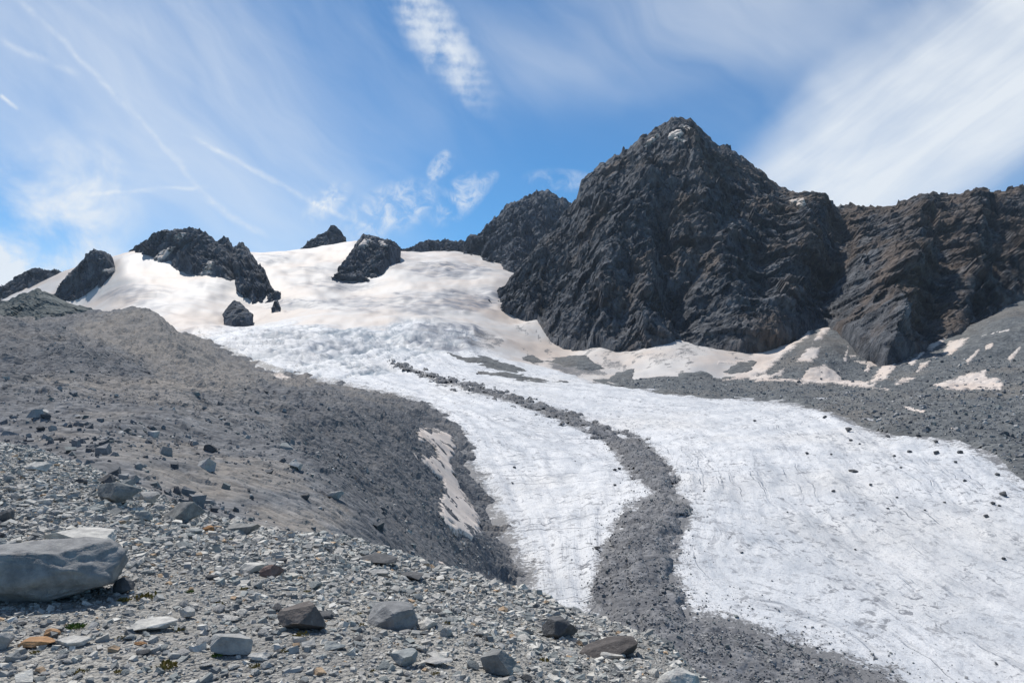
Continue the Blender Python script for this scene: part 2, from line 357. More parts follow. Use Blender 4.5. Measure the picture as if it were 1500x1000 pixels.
def glacier_mat():
    m, t, b, P = mat('glacier_ice', 0.6, 0.35)
    snow = t.attr('snow'); crev = t.attr('crev'); dirt = t.attr('dirt'); fl = t.attr('flow', 'Vector')
    sp = t.n('ShaderNodeSeparateXYZ', i_0=fl); s, q = sp.outputs[0], sp.outputs[1]       # metres along / across the flow
    dq = t.m('MULTIPLY', t.m('SUBTRACT', t.noise(P, 0.02, 4), 0.5), 24.0)
    q2 = t.m('ADD', q, dq)
    FL = t.xyz(t.m('MULTIPLY', s, 0.03), t.m('MULTIPLY', q2, 0.30))
    st1 = t.noise(FL, 1.0, 7, 0.65)
    st2 = t.noise(t.xyz(t.m('MULTIPLY', s, 0.012), t.m('MULTIPLY', q2, 0.055)), 1.0, 5, 0.6)
    pat = t.noise(P, 0.05, 6, 0.65); fine = t.noise(P, 1.1, 6, 0.7); big = t.noise(P, 0.011, 4, 0.6)
    spk = t.noise(P, 0.33, 8, 0.72, 0.6); clus = t.noise(P, 0.028, 5, 0.65)
    DG = t.xyz(t.m('MULTIPLY', s, 0.045), t.m('MULTIPLY', q2, 0.26), 3.0); dg = t.noise(DG, 1.0, 6, 0.7, 0.8)
    ice = t.mix(t.ramp(pat, 0.34, 0.60), C(.53, .548, .57), C(.70, .703, .705))
    ice = t.mix(t.m('MULTIPLY', t.ramp(big, 0.48, 0.68), 0.35), ice, C(.68, .64, .58))
    ice = t.mix(t.m('MULTIPLY', t.ramp(st2, 0.52, 0.72), 0.40), ice, C(.46, .465, .48))
    ice = t.mix(t.m('MULTIPLY', t.ramp(dg, 0.53, 0.63), t.ramp(clus, 0.40, 0.62, 0.25, 0.8)), ice, C(.36, .37, .39))
    ice = t.mix(t.m('MULTIPLY', t.ramp(spk, 0.535, 0.60), t.ramp(clus, 0.40, 0.60, 0.35, 1.0)), ice, C(.22, .225, .24))
    ice = t.mix(t.m('MULTIPLY', t.ramp(fine, 0.54, 0.62), 0.55), ice, C(.36, .365, .38))
    # thin melt channels and closed crevasses: level lines of stretched noise
    def lines(sx, sy, w, seed, lo, hi):
        e = t.noise(t.xyz(t.m('MULTIPLY', s, sx), t.m('MULTIPLY', q2, sy), seed), 1.0, 3, 0.5, 0.3)
        e = t.m('ABSOLUTE', t.m('SUBTRACT', e, 0.5))
        return t.m('MULTIPLY', t.ramp(e, 0.0, w, 1.0, 0.0), t.ramp(t.noise(t.xyz(t.m('MULTIPLY', s, .02), t.m('MULTIPLY', q2, .02), seed + 5), 1.0, 4, 0.65), lo, hi))
    ck = t.m('MAXIMUM', t.m('MULTIPLY', lines(0.045, 0.009, 0.012, 1.0, 0.50, 0.62), t.ramp(q, -10.0, 20.0, 1.0, 0.0)), t.m('MULTIPLY', lines(0.004, 0.06, 0.020, 4.0, 0.46, 0.62), t.ramp(q, -30.0, 30.0, 0.1, 0.7)))
    ck = t.m('MAXIMUM', ck, t.m('MULTIPLY', lines(0.042, 0.004, 0.011, 9.0, 0.36, 0.50), t.ramp(q, -25.0, 5.0, 0.95, 0.0)))
    ice = t.mix(t.m('MULTIPLY', ck, 0.50), ice, C(.24, .26, .29))
    # snow, tinted by desert dust
    sn = t.noise(P, 0.008, 5, 0.6); sn2 = t.noise(P, 0.05, 5, 0.6)
    sc_ = t.mix(t.ramp(sn, 0.36, 0.66), C(.54, .515, .49), C(.53, .445, .38))
    sc_ = t.mix(t.m('MULTIPLY', t.ramp(sn2, 0.52, 0.72), 0.45), sc_, C(.45, .395, .35))
    c = t.mix(snow, ice, sc_)
    # crevassed grey ice, colour darkened to paint the shade inside the crevasses
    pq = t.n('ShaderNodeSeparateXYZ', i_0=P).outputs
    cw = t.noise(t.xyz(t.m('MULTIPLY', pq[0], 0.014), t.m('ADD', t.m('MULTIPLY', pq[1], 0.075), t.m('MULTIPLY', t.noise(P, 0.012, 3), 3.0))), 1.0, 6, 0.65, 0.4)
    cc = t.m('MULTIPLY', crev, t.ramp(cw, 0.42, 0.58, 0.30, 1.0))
    fall = t.attr('fall'); c = t.mix(t.m('MULTIPLY', fall, 0.9), c, C(.11, .17, .225))  # blue icefall streaks, with the shade of open crevasses painted in
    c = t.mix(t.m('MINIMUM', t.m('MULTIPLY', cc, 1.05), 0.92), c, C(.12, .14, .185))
    dn = t.m('ADD', t.m('MULTIPLY', t.noise(P, 0.55, 8, 0.78), 0.6), t.m('MULTIPLY', t.noise(P, 0.09, 5, 0.65), 0.4))
    dm = t.ramp(t.m('SUBTRACT', dn, t.m('SUBTRACT', 0.70, t.m('MULTIPLY', dirt, 0.34))), 0.0, 0.07, 0.0, 0.92)
    c = t.mix(dm, c, C(.14, .138, .14))
    t.put(b.inputs['Base Color'], c)
    hgt = t.m('ADD', t.m('MULTIPLY', fine, 0.7), t.m('ADD', t.m('MULTIPLY', st1, 0.8), t.m('MULTIPLY', ck, -1.2)))
    hgt = t.m('MULTIPLY', hgt, t.m('SUBTRACT', 1.0, t.m('MULTIPLY', snow, 0.8)))
    bump(t, b, hgt, 0.8, 0.6)
    return m
M_ICE = glacier_mat()

def stone_mat(name, cols, lichen=0.0, use_attr=False, scale=1.0):
    m, t, b, P = mat(name, 0.85, 0.25)
    tc = t.n('ShaderNodeTexCoord'); O = P if use_attr else tc.outputs['Object']
    r = t.attr('tone') if use_attr else t.n('ShaderNodeObjectInfo').outputs['Random']
    cr = t.n('ShaderNodeValToRGB'); cr.color_ramp.interpolation = 'LINEAR' if not use_attr else 'CONSTANT'
    el = cr.color_ramp.elements
    for i, (p, cc) in enumerate(cols):
        e = el[i] if i < 2 else el.new(p)
        e.position = p; e.color = cc
    t.put(cr.inputs[0], r); c = cr.outputs[0]
    n = t.noise(O, 9.0 * scale, 6, 0.65); n2 = t.noise(O, 40.0 * scale, 4, 0.6)
    c = t.mix(0.55, c, t.mix(1.0, c, t.mix(t.ramp(n, 0.3, 0.7), C(.25, .25, .26), C(.78, .77, .75)), 'OVERLAY'))
    c = t.mix(t.m('MULTIPLY', t.ramp(n2, 0.58, 0.75), 0.35), c, C(.32, .32, .31))
    if lichen:
        ln = t.noise(O, 5.0 * scale, 5, 0.7)
        c = t.mix(t.m('MULTIPLY', t.ramp(ln, 0.6, 0.66), lichen), c, C(.40, .40, .33))
    t.put(b.inputs['Base Color'], c)
    bump(t, b, t.m('ADD', n, t.m('MULTIPLY', n2, 0.35)), 0.7, 0.03 / scale)
    return m
GREYS = [(0.0, C(.17, .178, .178)), (0.16, C(.33, .328, .312)), (0.40, C(.44, .422, .388)), (0.62, C(.29, .305, .292)), (0.78, C(.56, .54, .49)), (0.975, C(.40, .29, .19))]
M_GRAVEL = stone_mat('gravel_stones', GREYS, 0.0, True, 1.0)
M_RUBBLE = stone_mat('rubble_stones', [(0.0, C(.10, .106, .115)), (0.2, C(.19, .194, .202)), (0.45, C(.28, .28, .28)), (0.70, C(.17, .19, .19)), (0.84, C(.40, .395, .38))], 0.0, True, 0.1)
def plain_stone(name, c1, c2, lichen=0.0, scale=1.0): return stone_mat(name, [(0.0, C(*c1)), (1.0, C(*c2))], lichen, False, scale)
M_ST = {
    'grey': plain_stone('grey_schist', (.30, .30, .29), (.40, .39, .37)),
    'blue': plain_stone('blue_grey_schist', (.22, .242, .24), (.30, .312, .305)),
    'pale': plain_stone('pale_gneiss', (.43, .418, .39), (.52, .505, .465)),
    'dark': plain_stone('dark_schist', (.075, .078, .082), (.11, .11, .112)),
    'rust': plain_stone('rusty_stone', (.32, .17, .075), (.36, .22, .12)),
    'red': plain_stone('reddish_stone', (.19, .13, .115), (.23, .165, .145)),
    'brown': plain_stone('brown_stone', (.10, .09, .085), (.14, .122, .112)),
    'lichen': plain_stone('lichen_boulder', (.19, .196, .19), (.23, .23, .222), 0.5),
    'boulder': plain_stone('big_boulder_gneiss', (.21, .214, .216), (.23, .23, .228), 0.35),
    'icerock': plain_stone('rock_on_ice', (.07, .072, .076), (.12, .12, .122), 0.0, 0.15),
}

# ---------------------------------------------------------------- valley sheet: glacier tongue and snowfields
VC = np.array([  # column, depth (m), row
    (1490,150,1000),(1300,150,1000),(1000,160,950),(750,190,880),(700,330,700),(900,450,640),(640,620,570),(560,760,530),(430,800,500),(300,850,490),
    (600,1000,475),(450,1000,470),(1490,290,690),(1210,480,600),(1000,640,572),(880,700,560),(720,860,520),(700,1080,470),(1490,380,620),(1490,520,570),
    (1490,200,850),(1000,250,750),(1250,225,800),(430,650,550),(590,545,585),(670,400,640),(740,235,800),
    (180,1500,380),(400,1900,368),(600,1850,380),(650,2050,366),(700,1700,390),(740,1400,415),
    (100,1600,403),(520,1950,350),(450,1950,366),(300,1500,385),(40,1640,428),(0,1640,442),(230,1620,362),(700,2100,372),(560,1700,375),
    (520,2250,372),(400,2250,390),(650,2350,392),(200,2000,395),(0,2000,440),(800,2200,400),(1000,2000,470),
    (300,200,880),(300,400,700),(100,700,620),(0,1000,520),(-300,1000,540),(-300,400,720),(0,200,900),(-250,1600,450),
    (1000,80,1350),(600,90,1260),(1400,80,1340),(1800,90,1220),(100,80,1300),
    (1800,200,850),(1800,500,590),(1800,900,470),(1490,700,520),(1490,850,450),(1400,800,508),(1240,740,552),
    (250,1100,466),(355,1130,478),(450,1230,450),(370,1350,440),(392,1335,443),(336,1420,414),(285,1480,404),(228,1540,386),(120,1400,446),(510,1480,418),(540,1460,420),(562,1540,398),(430,1450,412),(720,1250,452),(745,1200,472),(770,1185,469),(788,1160,465),(806,1060,503),(846,1020,514),(880,975,502),(911,930,522),(959,915,505),(1015,915,508),(1082,890,514),(940,850,538),(1060,800,545),(1130,760,550),(1200,720,554),(1300,650,562),(1400,600,566),(1490,560,567),
    (1000,1300,490),(1300,1300,500),(1600,1200,440),(1130,880,517),(1200,880,492),(1290,778,531),(1240,835,507),(1340,800,515),(820,1400,450),
])
vsurf = tps(dom(VC[:, 0], VC[:, 1]), VC[:, 2], 1.2e-2)
uu = np.arange(-200, 1700, 3.2)
dd = np.exp(np.linspace(math.log(78), math.log(2350), 390))
U, D = np.meshgrid(uu, dd)
PV = unproj(U, vsurf(dom(U, D)), D)
# first pass: masks in terms of where each vertex shows
pu, pv = proj(PV)
wx, wy = PV[..., 0], PV[..., 1]
jit = fbm(wx / 40, wy / 40, 0.3, 5) * 14 * np.clip(D / 900, 0.25, 1)
icepoly = [(-500,1700),(-500,500),(200,500),(280,495),(330,482),(420,470),(480,476),(560,478),(600,470),(650,472),(690,487),(700,505),(760,528),(820,545),(880,557),(1000,559),(2200,560),(2600,1700)]
snow = sstep(-poly_sd(pu, pv, icepoly) + jit * 0.5, -5, 5)
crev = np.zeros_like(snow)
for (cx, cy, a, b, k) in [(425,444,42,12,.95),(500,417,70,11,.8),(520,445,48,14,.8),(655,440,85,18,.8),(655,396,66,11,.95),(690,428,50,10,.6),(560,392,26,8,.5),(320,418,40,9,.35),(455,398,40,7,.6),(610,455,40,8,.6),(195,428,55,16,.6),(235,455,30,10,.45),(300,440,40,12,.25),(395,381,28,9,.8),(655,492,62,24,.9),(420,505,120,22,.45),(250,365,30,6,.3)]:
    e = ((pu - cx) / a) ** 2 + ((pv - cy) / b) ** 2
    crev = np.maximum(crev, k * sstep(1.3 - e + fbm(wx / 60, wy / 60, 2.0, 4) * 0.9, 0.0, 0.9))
# flow coordinates (metres along, across)
TC = np.array([(565,760,0),(700,560,0),(860,470,0),(965,300,0),(950,225,0),(1000,165,0),(1200,150,.0),(300,800,-1),(430,640,-1),(630,500,-1),(690,335,-1),(745,220,-1),
               (880,700,1),(1050,620,1.0),(1210,480,1.15),(1310,400,1.3),(1490,290,1.5),(720,860,1),(600,1000,.6),(300,1000,-.6),(1600,170,.8),(450,1300,0),(900,1200,1.5),(1600,600,2)])
tfun = tps(dom(TC[:, 0], TC[:, 1]), TC[:, 2], 1e-2)
across = tfun(dom(U, D)) * 140.0
along = 260.0 * np.log(D)
flow = np.stack([along, across, 0 * along], -1)
MEDIAL = [(575,530),(600,540),(640,553),(700,567),(770,589),(815,601),(860,618),(895,631),(930,640),(950,655),(968,672),(985,692),(990,712),(984,724),(1000,738),(1005,755),(988,800),(983,850),(1010,900),(1080,920),(1180,955),(1300,1003),(1420,1070),(1100,1200),
          (960,1010),(905,940),(872,890),(882,830),(905,775),(918,748),(950,735),(966,724),(950,710),(925,692),(905,662),(888,645),(850,626),(800,605),(740,584),(690,571),(640,557),(600,543)]
RIGHTM = [(868,556),(940,553),(1000,552),(1060,554),(1095,552),(1125,528),(1150,516),(1180,478),(1208,440),(1240,420),(1500,380),(2000,330),(2300,900),(1600,760),(1520,718),(1482,690),(1450,662),(1400,648),(1360,640),(1310,637),(1280,628),(1230,610),(1190,596),(1130,587),(1040,583),(960,573),(900,563)]
sd_m = poly_sd(pu, pv, MEDIAL); sd_r = poly_sd(pu, pv, RIGHTM)
dirt = np.clip(1 - np.abs(np.minimum(sd_m, 4)) / np.clip((pv - 500) * 0.12, 4, 60), 0, 1) * 0.95
dirt = np.maximum(dirt, np.clip(1 - np.abs(np.minimum(sd_r, 4)) / np.clip((pv - 555) * 0.35, 3, 42), 0, 1) * 0.8)
MARGIN = [(290,488),(340,518),(420,548),(480,562),(590,584),(632,600),(672,640),(692,700),(712,740),(742,800),(765,850),(745,900)]
dirt = np.maximum(dirt, np.clip(1 - line_dist(pu, pv, MARGIN) / np.clip((pv - 480) * 0.27, 4, 85), 0, 1) * 0.92)
for (cx, cy, a, b, k) in [(840,535,48,12,.9),(765,640,35,12,.5),(740,800,50,12,.55),(1345,780,60,25,.3),(700,500,40,14,.7),(1380,920,45,16,.35),(820,468,20,16,.8),(1000,525,70,10,.6),(910,515,20,12,.5)]:
    e = ((pu - cx) / a) ** 2 + ((pv - cy) / b) ** 2
    dirt = np.maximum(dirt, k * sstep(1.2 - e + jit * 0.08, 0, 1))
ice = 1 - snow
fans = ridged(wx / 20 + fbm(wx / 60, wy / 60, 8.0, 3), wy / 220, 3.0, 4) + 0.4 * fbm(wx / 12, wy / 12, 1.0, 4)      # grit washed down the snow fans
dirt = np.maximum(dirt, 0.75 * sstep(fans, 0.15, 0.75) * sstep(poly_sd(pu, pv, [(745,470),(790,455),(1130,470),(1120,556),(860,556),(760,528)]), -8, 14))
# relief of the ice
wavy = fbm(along / 60, across / 16, 0.0, 5) * 1.0 + fbm(wx / 9, wy / 9, 1.0, 4) * 0.45 + (ridged(wx / 4.2 + along / 15, wy / 4.2, 1.0, 3) * 0.20 + fbm(wx / 1.8, wy / 1.8, 2.0, 2) * 0.10) * np.clip(420 / D, 0, 1)
icefall = sstep(1.25 - (((pu - 470) / 250) ** 2 + ((pv - 512) / 40) ** 2), 0, 0.8) * ice
cz = ridged(along / 26 + across / 60, across / 70, 0.0, 4)
zz = ice * wavy * np.clip(D / 300, 0.5, 1.6) + icefall * cz * 1.1 + crev * ridged(wx / 90, wy / 20, 0.5, 4) * 6.5 + snow * (fbm(wx / 160, wy / 160, 4.0, 4) * 8.0 + fbm(wx / 30, wy / 60, 5.0, 4) * 1.5)
zz = zz - 2.2 * sstep(dirt, 0.2, 0.9) * 0
PV[..., 2] += zz
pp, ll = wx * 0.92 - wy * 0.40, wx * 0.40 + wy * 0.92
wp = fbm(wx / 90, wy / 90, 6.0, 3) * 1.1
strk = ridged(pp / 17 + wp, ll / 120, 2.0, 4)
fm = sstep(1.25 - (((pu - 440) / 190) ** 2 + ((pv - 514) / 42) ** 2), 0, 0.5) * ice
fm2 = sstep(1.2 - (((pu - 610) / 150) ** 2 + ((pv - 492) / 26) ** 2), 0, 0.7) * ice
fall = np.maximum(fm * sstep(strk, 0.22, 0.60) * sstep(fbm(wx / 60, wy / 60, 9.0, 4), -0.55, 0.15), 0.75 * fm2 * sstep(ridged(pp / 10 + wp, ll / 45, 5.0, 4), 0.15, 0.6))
PV[..., 2] -= fm * 3.0 * sstep(strk, 0.15, 0.7)
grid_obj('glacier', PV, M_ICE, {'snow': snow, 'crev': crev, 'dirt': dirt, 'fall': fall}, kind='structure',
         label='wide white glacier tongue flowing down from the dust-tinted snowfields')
gm = bpy.data.objects['glacier'].data
a = gm.attributes.new('flow', 'FLOAT_VECTOR', 'POINT'); a.data.foreach_set('vector', flow.reshape(-1).astype(np.float32))

def up_grid(P, r0, r1, c0, c1, k):
    """finer copy of a part of a grid of points (bilinear)"""
    S = P[r0:r1 + 1, c0:c1 + 1]
    ri = np.linspace(0, S.shape[0] - 1, (S.shape[0] - 1) * k + 1); ci = np.linspace(0, S.shape[1] - 1, (S.shape[1] - 1) * k + 1)
    a = np.minimum(ri.astype(int), S.shape[0] - 2); fr = (ri - a)[:, None, None]
    b = np.minimum(ci.astype(int), S.shape[1] - 2); fc = (ci - b)[None, :, None]
    g = lambda i, j: S[np.ix_(a + i, b + j)]
    return (g(0, 0) * (1 - fr) * (1 - fc) + g(1, 0) * fr * (1 - fc) + g(0, 1) * (1 - fr) * fc + g(1, 1) * fr * fc)
def biggest(keep):
    """largest connected set of cells"""
    from collections import deque
    seen = np.zeros(keep.shape, bool); best = []
    for st in zip(*np.where(keep)):
        if seen[st]: continue
        seen[st] = True; q = deque([st]); comp = []
        while q:
            i, j = q.popleft(); comp.append((i, j))
            for a, b in ((i + 1, j), (i - 1, j), (i, j + 1), (i, j - 1)):
                if 0 <= a < keep.shape[0] and 0 <= b < keep.shape[1] and keep[a, b] and not seen[a, b]: seen[a, b] = True; q.append((a, b))
        if len(comp) > len(best): best = comp
    r = np.zeros(keep.shape, bool); ii = np.array(best); r[ii[:, 0], ii[:, 1]] = True
    return r
def overlay(name, base, poly, m, thick, edge_px, k=2, noise_px=3.0, nscale=12.0, relief=None, maxd=None, seed=0.0, mind=None, **kw):
    """a sheet lying on a base grid inside an outline, its edge running out onto the ground"""
    poly = np.asarray(poly, float); u, v = proj(base)
    mg = edge_px + noise_px * 2 + 6
    ok = (u > poly[:, 0].min() - mg) & (u < poly[:, 0].max() + mg) & (v > poly[:, 1].min() - mg) & (v < poly[:, 1].max() + mg)
    if maxd: ok &= base[..., 1] < maxd
    if mind: ok &= base[..., 1] > mind
    rr = np.where(ok.any(1))[0]; cc = np.where(ok.any(0))[0]
    if len(rr) < 2 or len(cc) < 2: print('EMPTY overlay', name, poly[0]); return None
    S = up_grid(base, max(rr[0] - 1, 0), min(rr[-1] + 1, base.shape[0] - 1), max(cc[0] - 1, 0), min(cc[-1] + 1, base.shape[1] - 1), k)
    u, v = proj(S)
    sd = poly_sd(u, v, poly) + noise_px * fbm(S[..., 0] / nscale + seed, S[..., 1] / nscale, S[..., 2] / nscale, 5)
    off = np.clip(sd / edge_px, -0.6, 1.0) * thick
    if relief is not None: off = off + relief(S, sd)
    ex, ey = np.gradient(S, axis=1), np.gradient(S, axis=0)
    nn = np.cross(ex, ey); nn /= np.linalg.norm(nn, axis=-1, keepdims=True) + 1e-9
    nn *= np.where(nn[..., 2:3] < 0, -1, 1)
    S = S + nn * off[..., None]
    iv = sd > -edge_px * 0.55
    if maxd: iv &= S[..., 1] < maxd
    if mind: iv &= S[..., 1] > mind
    keep = iv[:-1, :-1] & iv[1:, :-1] & iv[:-1, 1:] & iv[1:, 1:]
    if not keep.any(): print('EMPTY overlay', name, poly[0]); return None
    if kw.get('cat'): keep = biggest(keep)
    o = grid_obj(name, S, m, {'inner': np.clip(sd / (2.2 * edge_px), 1.0 if thick >= 4 else 0.0, 1)}, keep, **kw)
    return o, S, sd

def med_relief(S, sd):
    w = np.clip(sd / np.clip((proj(S)[1] - 505) * 0.10, 4, 45), 0, 1)
    return w * 1.6 + np.clip(sd / 8, 0, 1) * (fbm(S[..., 0] / 18, S[..., 1] / 18, 0.0, 5) * 1.0 + ridged(S[..., 0] / 7, S[..., 1] / 7, 0.0, 4) * 0.45)
MED = overlay('medial_moraine', PV, MEDIAL, M_MEDIAL, 0.5, 5, 2, 15.0, 9.0, med_relief, kind='structure', label='dark band of rubble winding down the middle of the glacier')
def right_relief(S, sd):
    return np.clip(sd / 12, 0, 1) * (fbm(S[..., 0] / 45, S[..., 1] / 45, 3.0, 5) * 3.0 + ridged(S[..., 0] / 12, S[..., 1] / 12, 1.0, 4) * 0.7 + 1.0)
RGT = overlay('side_moraine', PV, RIGHTM, M_TALUS, 0.8, 4, 1, 6.0, 25.0, right_relief, kind='structure', label='grey rubble moraine and talus along the foot of the dark mountain')
PR = RGT[1]
for poly in ([(800,528),(835,520),(862,524),(884,540),(860,541),(830,538)], [(655,517),(700,523),(745,530),(772,544),(750,546),(712,536),(670,526)],
             [(890,556),(905,545),(930,540),(925,556)], [(985,552),(1000,543),(1035,545),(1050,552)], [(765,524),(780,520),(795,530),(780,534)],
             [(1060,545),(1085,530),(1110,530),(1095,548)], [(700,545),(740,545),(770,552),(830,560),(760,556)]):
    overlay('debris_patch', PV, poly, M_TALUS, 0.6, 3, 2, 5.0, 20.0, lambda S, sd: np.clip(sd / 5, 0, 1) * (1 + fbm(S[..., 0] / 10, S[..., 1] / 10, 0, 4)), kind='structure', label='dark rubble lying on the dusty snow below the rock face')

# ---------------------------------------------------------------- mountains
def loft(name, top, bot, m, amp=1.0, cols=2.6, rows=150, skirt=60.0, back=0.9, prof=1.05, ribs=(), seed=0.0, skew=0.5, jag=0.8, uw=1.0, label=None):
    top = np.array(top, float); bot = np.array(bot, float)
    u = np.arange(top[0, 0], top[-1, 0], cols)
    ip = lambda A, j: np.interp(u, A[:, 0], A[:, j])
    vt, dt, vb, db = ip(top, 1), ip(top, 2), ip(bot, 1), ip(bot, 2)
    zt = (HV - vt) / F * dt; zb = (HV - vb) / F * db
    t = np.linspace(0, 1, rows)[:, None]
    d = db + (dt - db) * t; z = zb + (zt - zb) * t ** prof
    # skirt below ground in front, back slope behind the crest
    ns, nb = 10, 26
    ts = np.linspace(1, 0, ns, endpoint=False)[:, None]; sl = (zt - zb) / np.maximum(dt - db, 20)
    ds = db - ts * skirt * 0.75; zs = zb - ts * skirt
    tb = np.linspace(0, 1, nb + 1)[1:, None]; H = np.maximum(zt - zb, 30) + skirt
    dbk = dt + tb * H / back; zbk = zt - tb * H
    dall = np.concatenate([ds, d, dbk]); zall = np.concatenate([zs, z, zbk])
    P = np.stack([(u - CU) / F * dall, dall, zall], -1)
    P0 = P.copy()
    pu, pv = proj(P)
    front = np.concatenate([np.ones(ns), np.ones(rows), np.linspace(1, .3, nb)])[:, None]
    crest = np.concatenate([np.zeros(ns), np.linspace(0, 1, rows), np.linspace(1, 0, nb)])[:, None]
    shift = np.zeros_like(dall)
    for (ln, A, w) in ribs:
        shift += A * np.exp(-(line_dist(pu, pv, ln) / w) ** 2)
    X, Y, Z = P0[..., 0], P0[..., 1], P0[..., 2]
    kt = np.argmax(zt); xs, zs_ = (u[kt] - CU) / F * dt[kt], zt[kt]                     # the summit: ribs fan out from it
    fan = skew * np.tanh((xs - X) / (240 * uw)) * (zs_ - Z)
    qx = X + fan + fbm(X / 150, Y / 150, Z / 150 + seed, 3) * 26
    big = ridged(qx / (140 * uw) + seed, Z / 500, Y / 900, 4)
    midn = ridged(qx / (48 * uw) + 5 + seed, Z / 190, Y / 300, 5, 0.6)
    wz = fbm(X / 60, Y / 60, Z / 60 + seed, 3) * 12
    sl_ = Z + 0.55 * X                                                               # bedding dips to the side
    f1 = facets((qx + wz) / 40, Y / 110, (sl_ + wz) / 120, 1); f2 = facets((qx + wz) / 15, Y / 45, sl_ / 48, 2); f3 = facets((X + .5 * fan) / 7, Y / 14, sl_ / 17, 3)
    fin = ridged(qx / 13 + seed, Y / 26, sl_ / 30, 4, 0.62)
    f4 = facets(X / 4.2, Y / 6, Z / 7, 5)
    disp = amp * (big * 14 + midn * 8 + f1 * 21 + f2 * 12 + f3 * 6.5 + f4 * 2.6 + fin * 2.0)
    tt = np.concatenate([np.zeros(ns), np.linspace(0, 1, rows), np.ones(nb)])[:, None]
    foot = sstep(tt, -0.04, 0.14) * 0.6 + 0.4
    fade = np.minimum(1, (1.05 - crest ** 6)) * foot
    nd = np.array([0.0, -0.86, 0.5])
    P = P0 + nd * ((disp * fade + 0.7 * shift * foot * np.minimum(1, 1.02 - crest ** 8)) * front)[..., None]
    P[..., 2] += jag * crest ** 10 * (f2 * 6 + f3 * 5 + fbm(X / 30, Y / 60, seed, 3) * 3.0 + 9 * np.maximum(0, 0.55 - np.abs(pnoise(X / 26 + seed, Y / 90, 1.0)) * 1.6) + 2 * np.maximum(0, 0.5 - np.abs(pnoise(X / 9 + seed, Y / 90, 4.0)) * 2.0))
    grid_obj(name, P, m, kind='structure', label=label, smooth=False)
    return P
MAIN_TOP = [(690,470,1330),(705,457,1330),(720,441,1340),(735,420,1360),(750,404,1380),(775,374,1420),(800,345,1450),(830,306,1480),(845,288,1490),(850,267,1495),(870,250,1500),(890,235,1500),(915,222,1500),(935,205,1500),(958,190,1500),(975,180,1500),(995,174,1500),(1010,177,1500),(1030,195,1500),(1055,213,1495),(1070,217,1490),(1085,227,1480),(1110,247,1460),(1140,272,1440),(1155,280,1430),(1175,285,1410),(1190,284,1400),(1205,289,1390),(1230,300,1370),(1260,302,1340),(1310,303,1300),(1330,294,1290),(1355,289,1280),(1400,285,1250),(1430,280,1235),(1460,282,1215),(1490,278,1200),(1600,270,1170),(1760,300,1120)]
MAIN_BOT = [(690,478,1310),(717,443,1300),(732,470,1250),(767,464,1210),(788,460,1170),(795,482,1120),(808,498,1080),(846,511,1030),(880,497,990),(911,517,945),(934,519,920),(959,497,930),(1015,503,930),(1082,511,900),(1127,497,910),(1168,466,950),(1195,452,975),(1205,444,980),(1225,466,930),(1250,500,850),(1290,528,785),(1320,524,790),(1345,512,810),(1370,495,840),(1410,492,850),(1440,468,880),(1465,448,900),(1490,432,915),(1560,400,950),(1760,380,960)]
RIBS = [([(940,285),(905,360),(870,440),(845,505)], 55, 34), ([(1000,180),(1035,300),(1060,400),(1085,510)], 40, 30), ([(955,300),(985,400),(1000,500)], -45, 20),
        ([(1190,290),(1165,380),(1120,500)], 45, 32), ([(1235,310),(1215,450)], -40, 24), ([(1335,300),(1310,420),(1290,530)], 60, 34), ([(1420,290),(1410,400),(1400,490)], 40, 24),
        ([(930,215),(960,330),(930,510)], 25, 14), ([(800,360),(780,420),(770,470)], 25, 18), ([(1060,330),(1000,420)], -25, 14)]
PMAIN = loft('mountain', MAIN_TOP, MAIN_BOT, M_MAIN, 1.0, 1.9, 300, 80, ribs=RIBS, seed=2.0, label='tall dark rocky pyramid peak with a long ridge above the glacier')
PBACK = loft('mountain_ridge', [(676,372,2150),(684,350,2150),(690,344,2150),(698,347,2150),(712,331,2150),(726,320,2150),(740,303,2150),(755,295,2150),(775,288,2150),(790,281,2150),(803,279,2150),(815,288,2150),(826,290,2150),(845,300,2150),(880,300,2150),(960,330,2150)],
     [(676,374,1950),(690,382,1900),(705,392,1850),(720,394,1800),(750,398,1700),(800,420,1700),(960,430,1700)], M_BACK, 1.2, 1.9, 130, 70, seed=8.0, skew=0.3, jag=0.9, label='bluish steep rock ridge behind the pyramid peak')
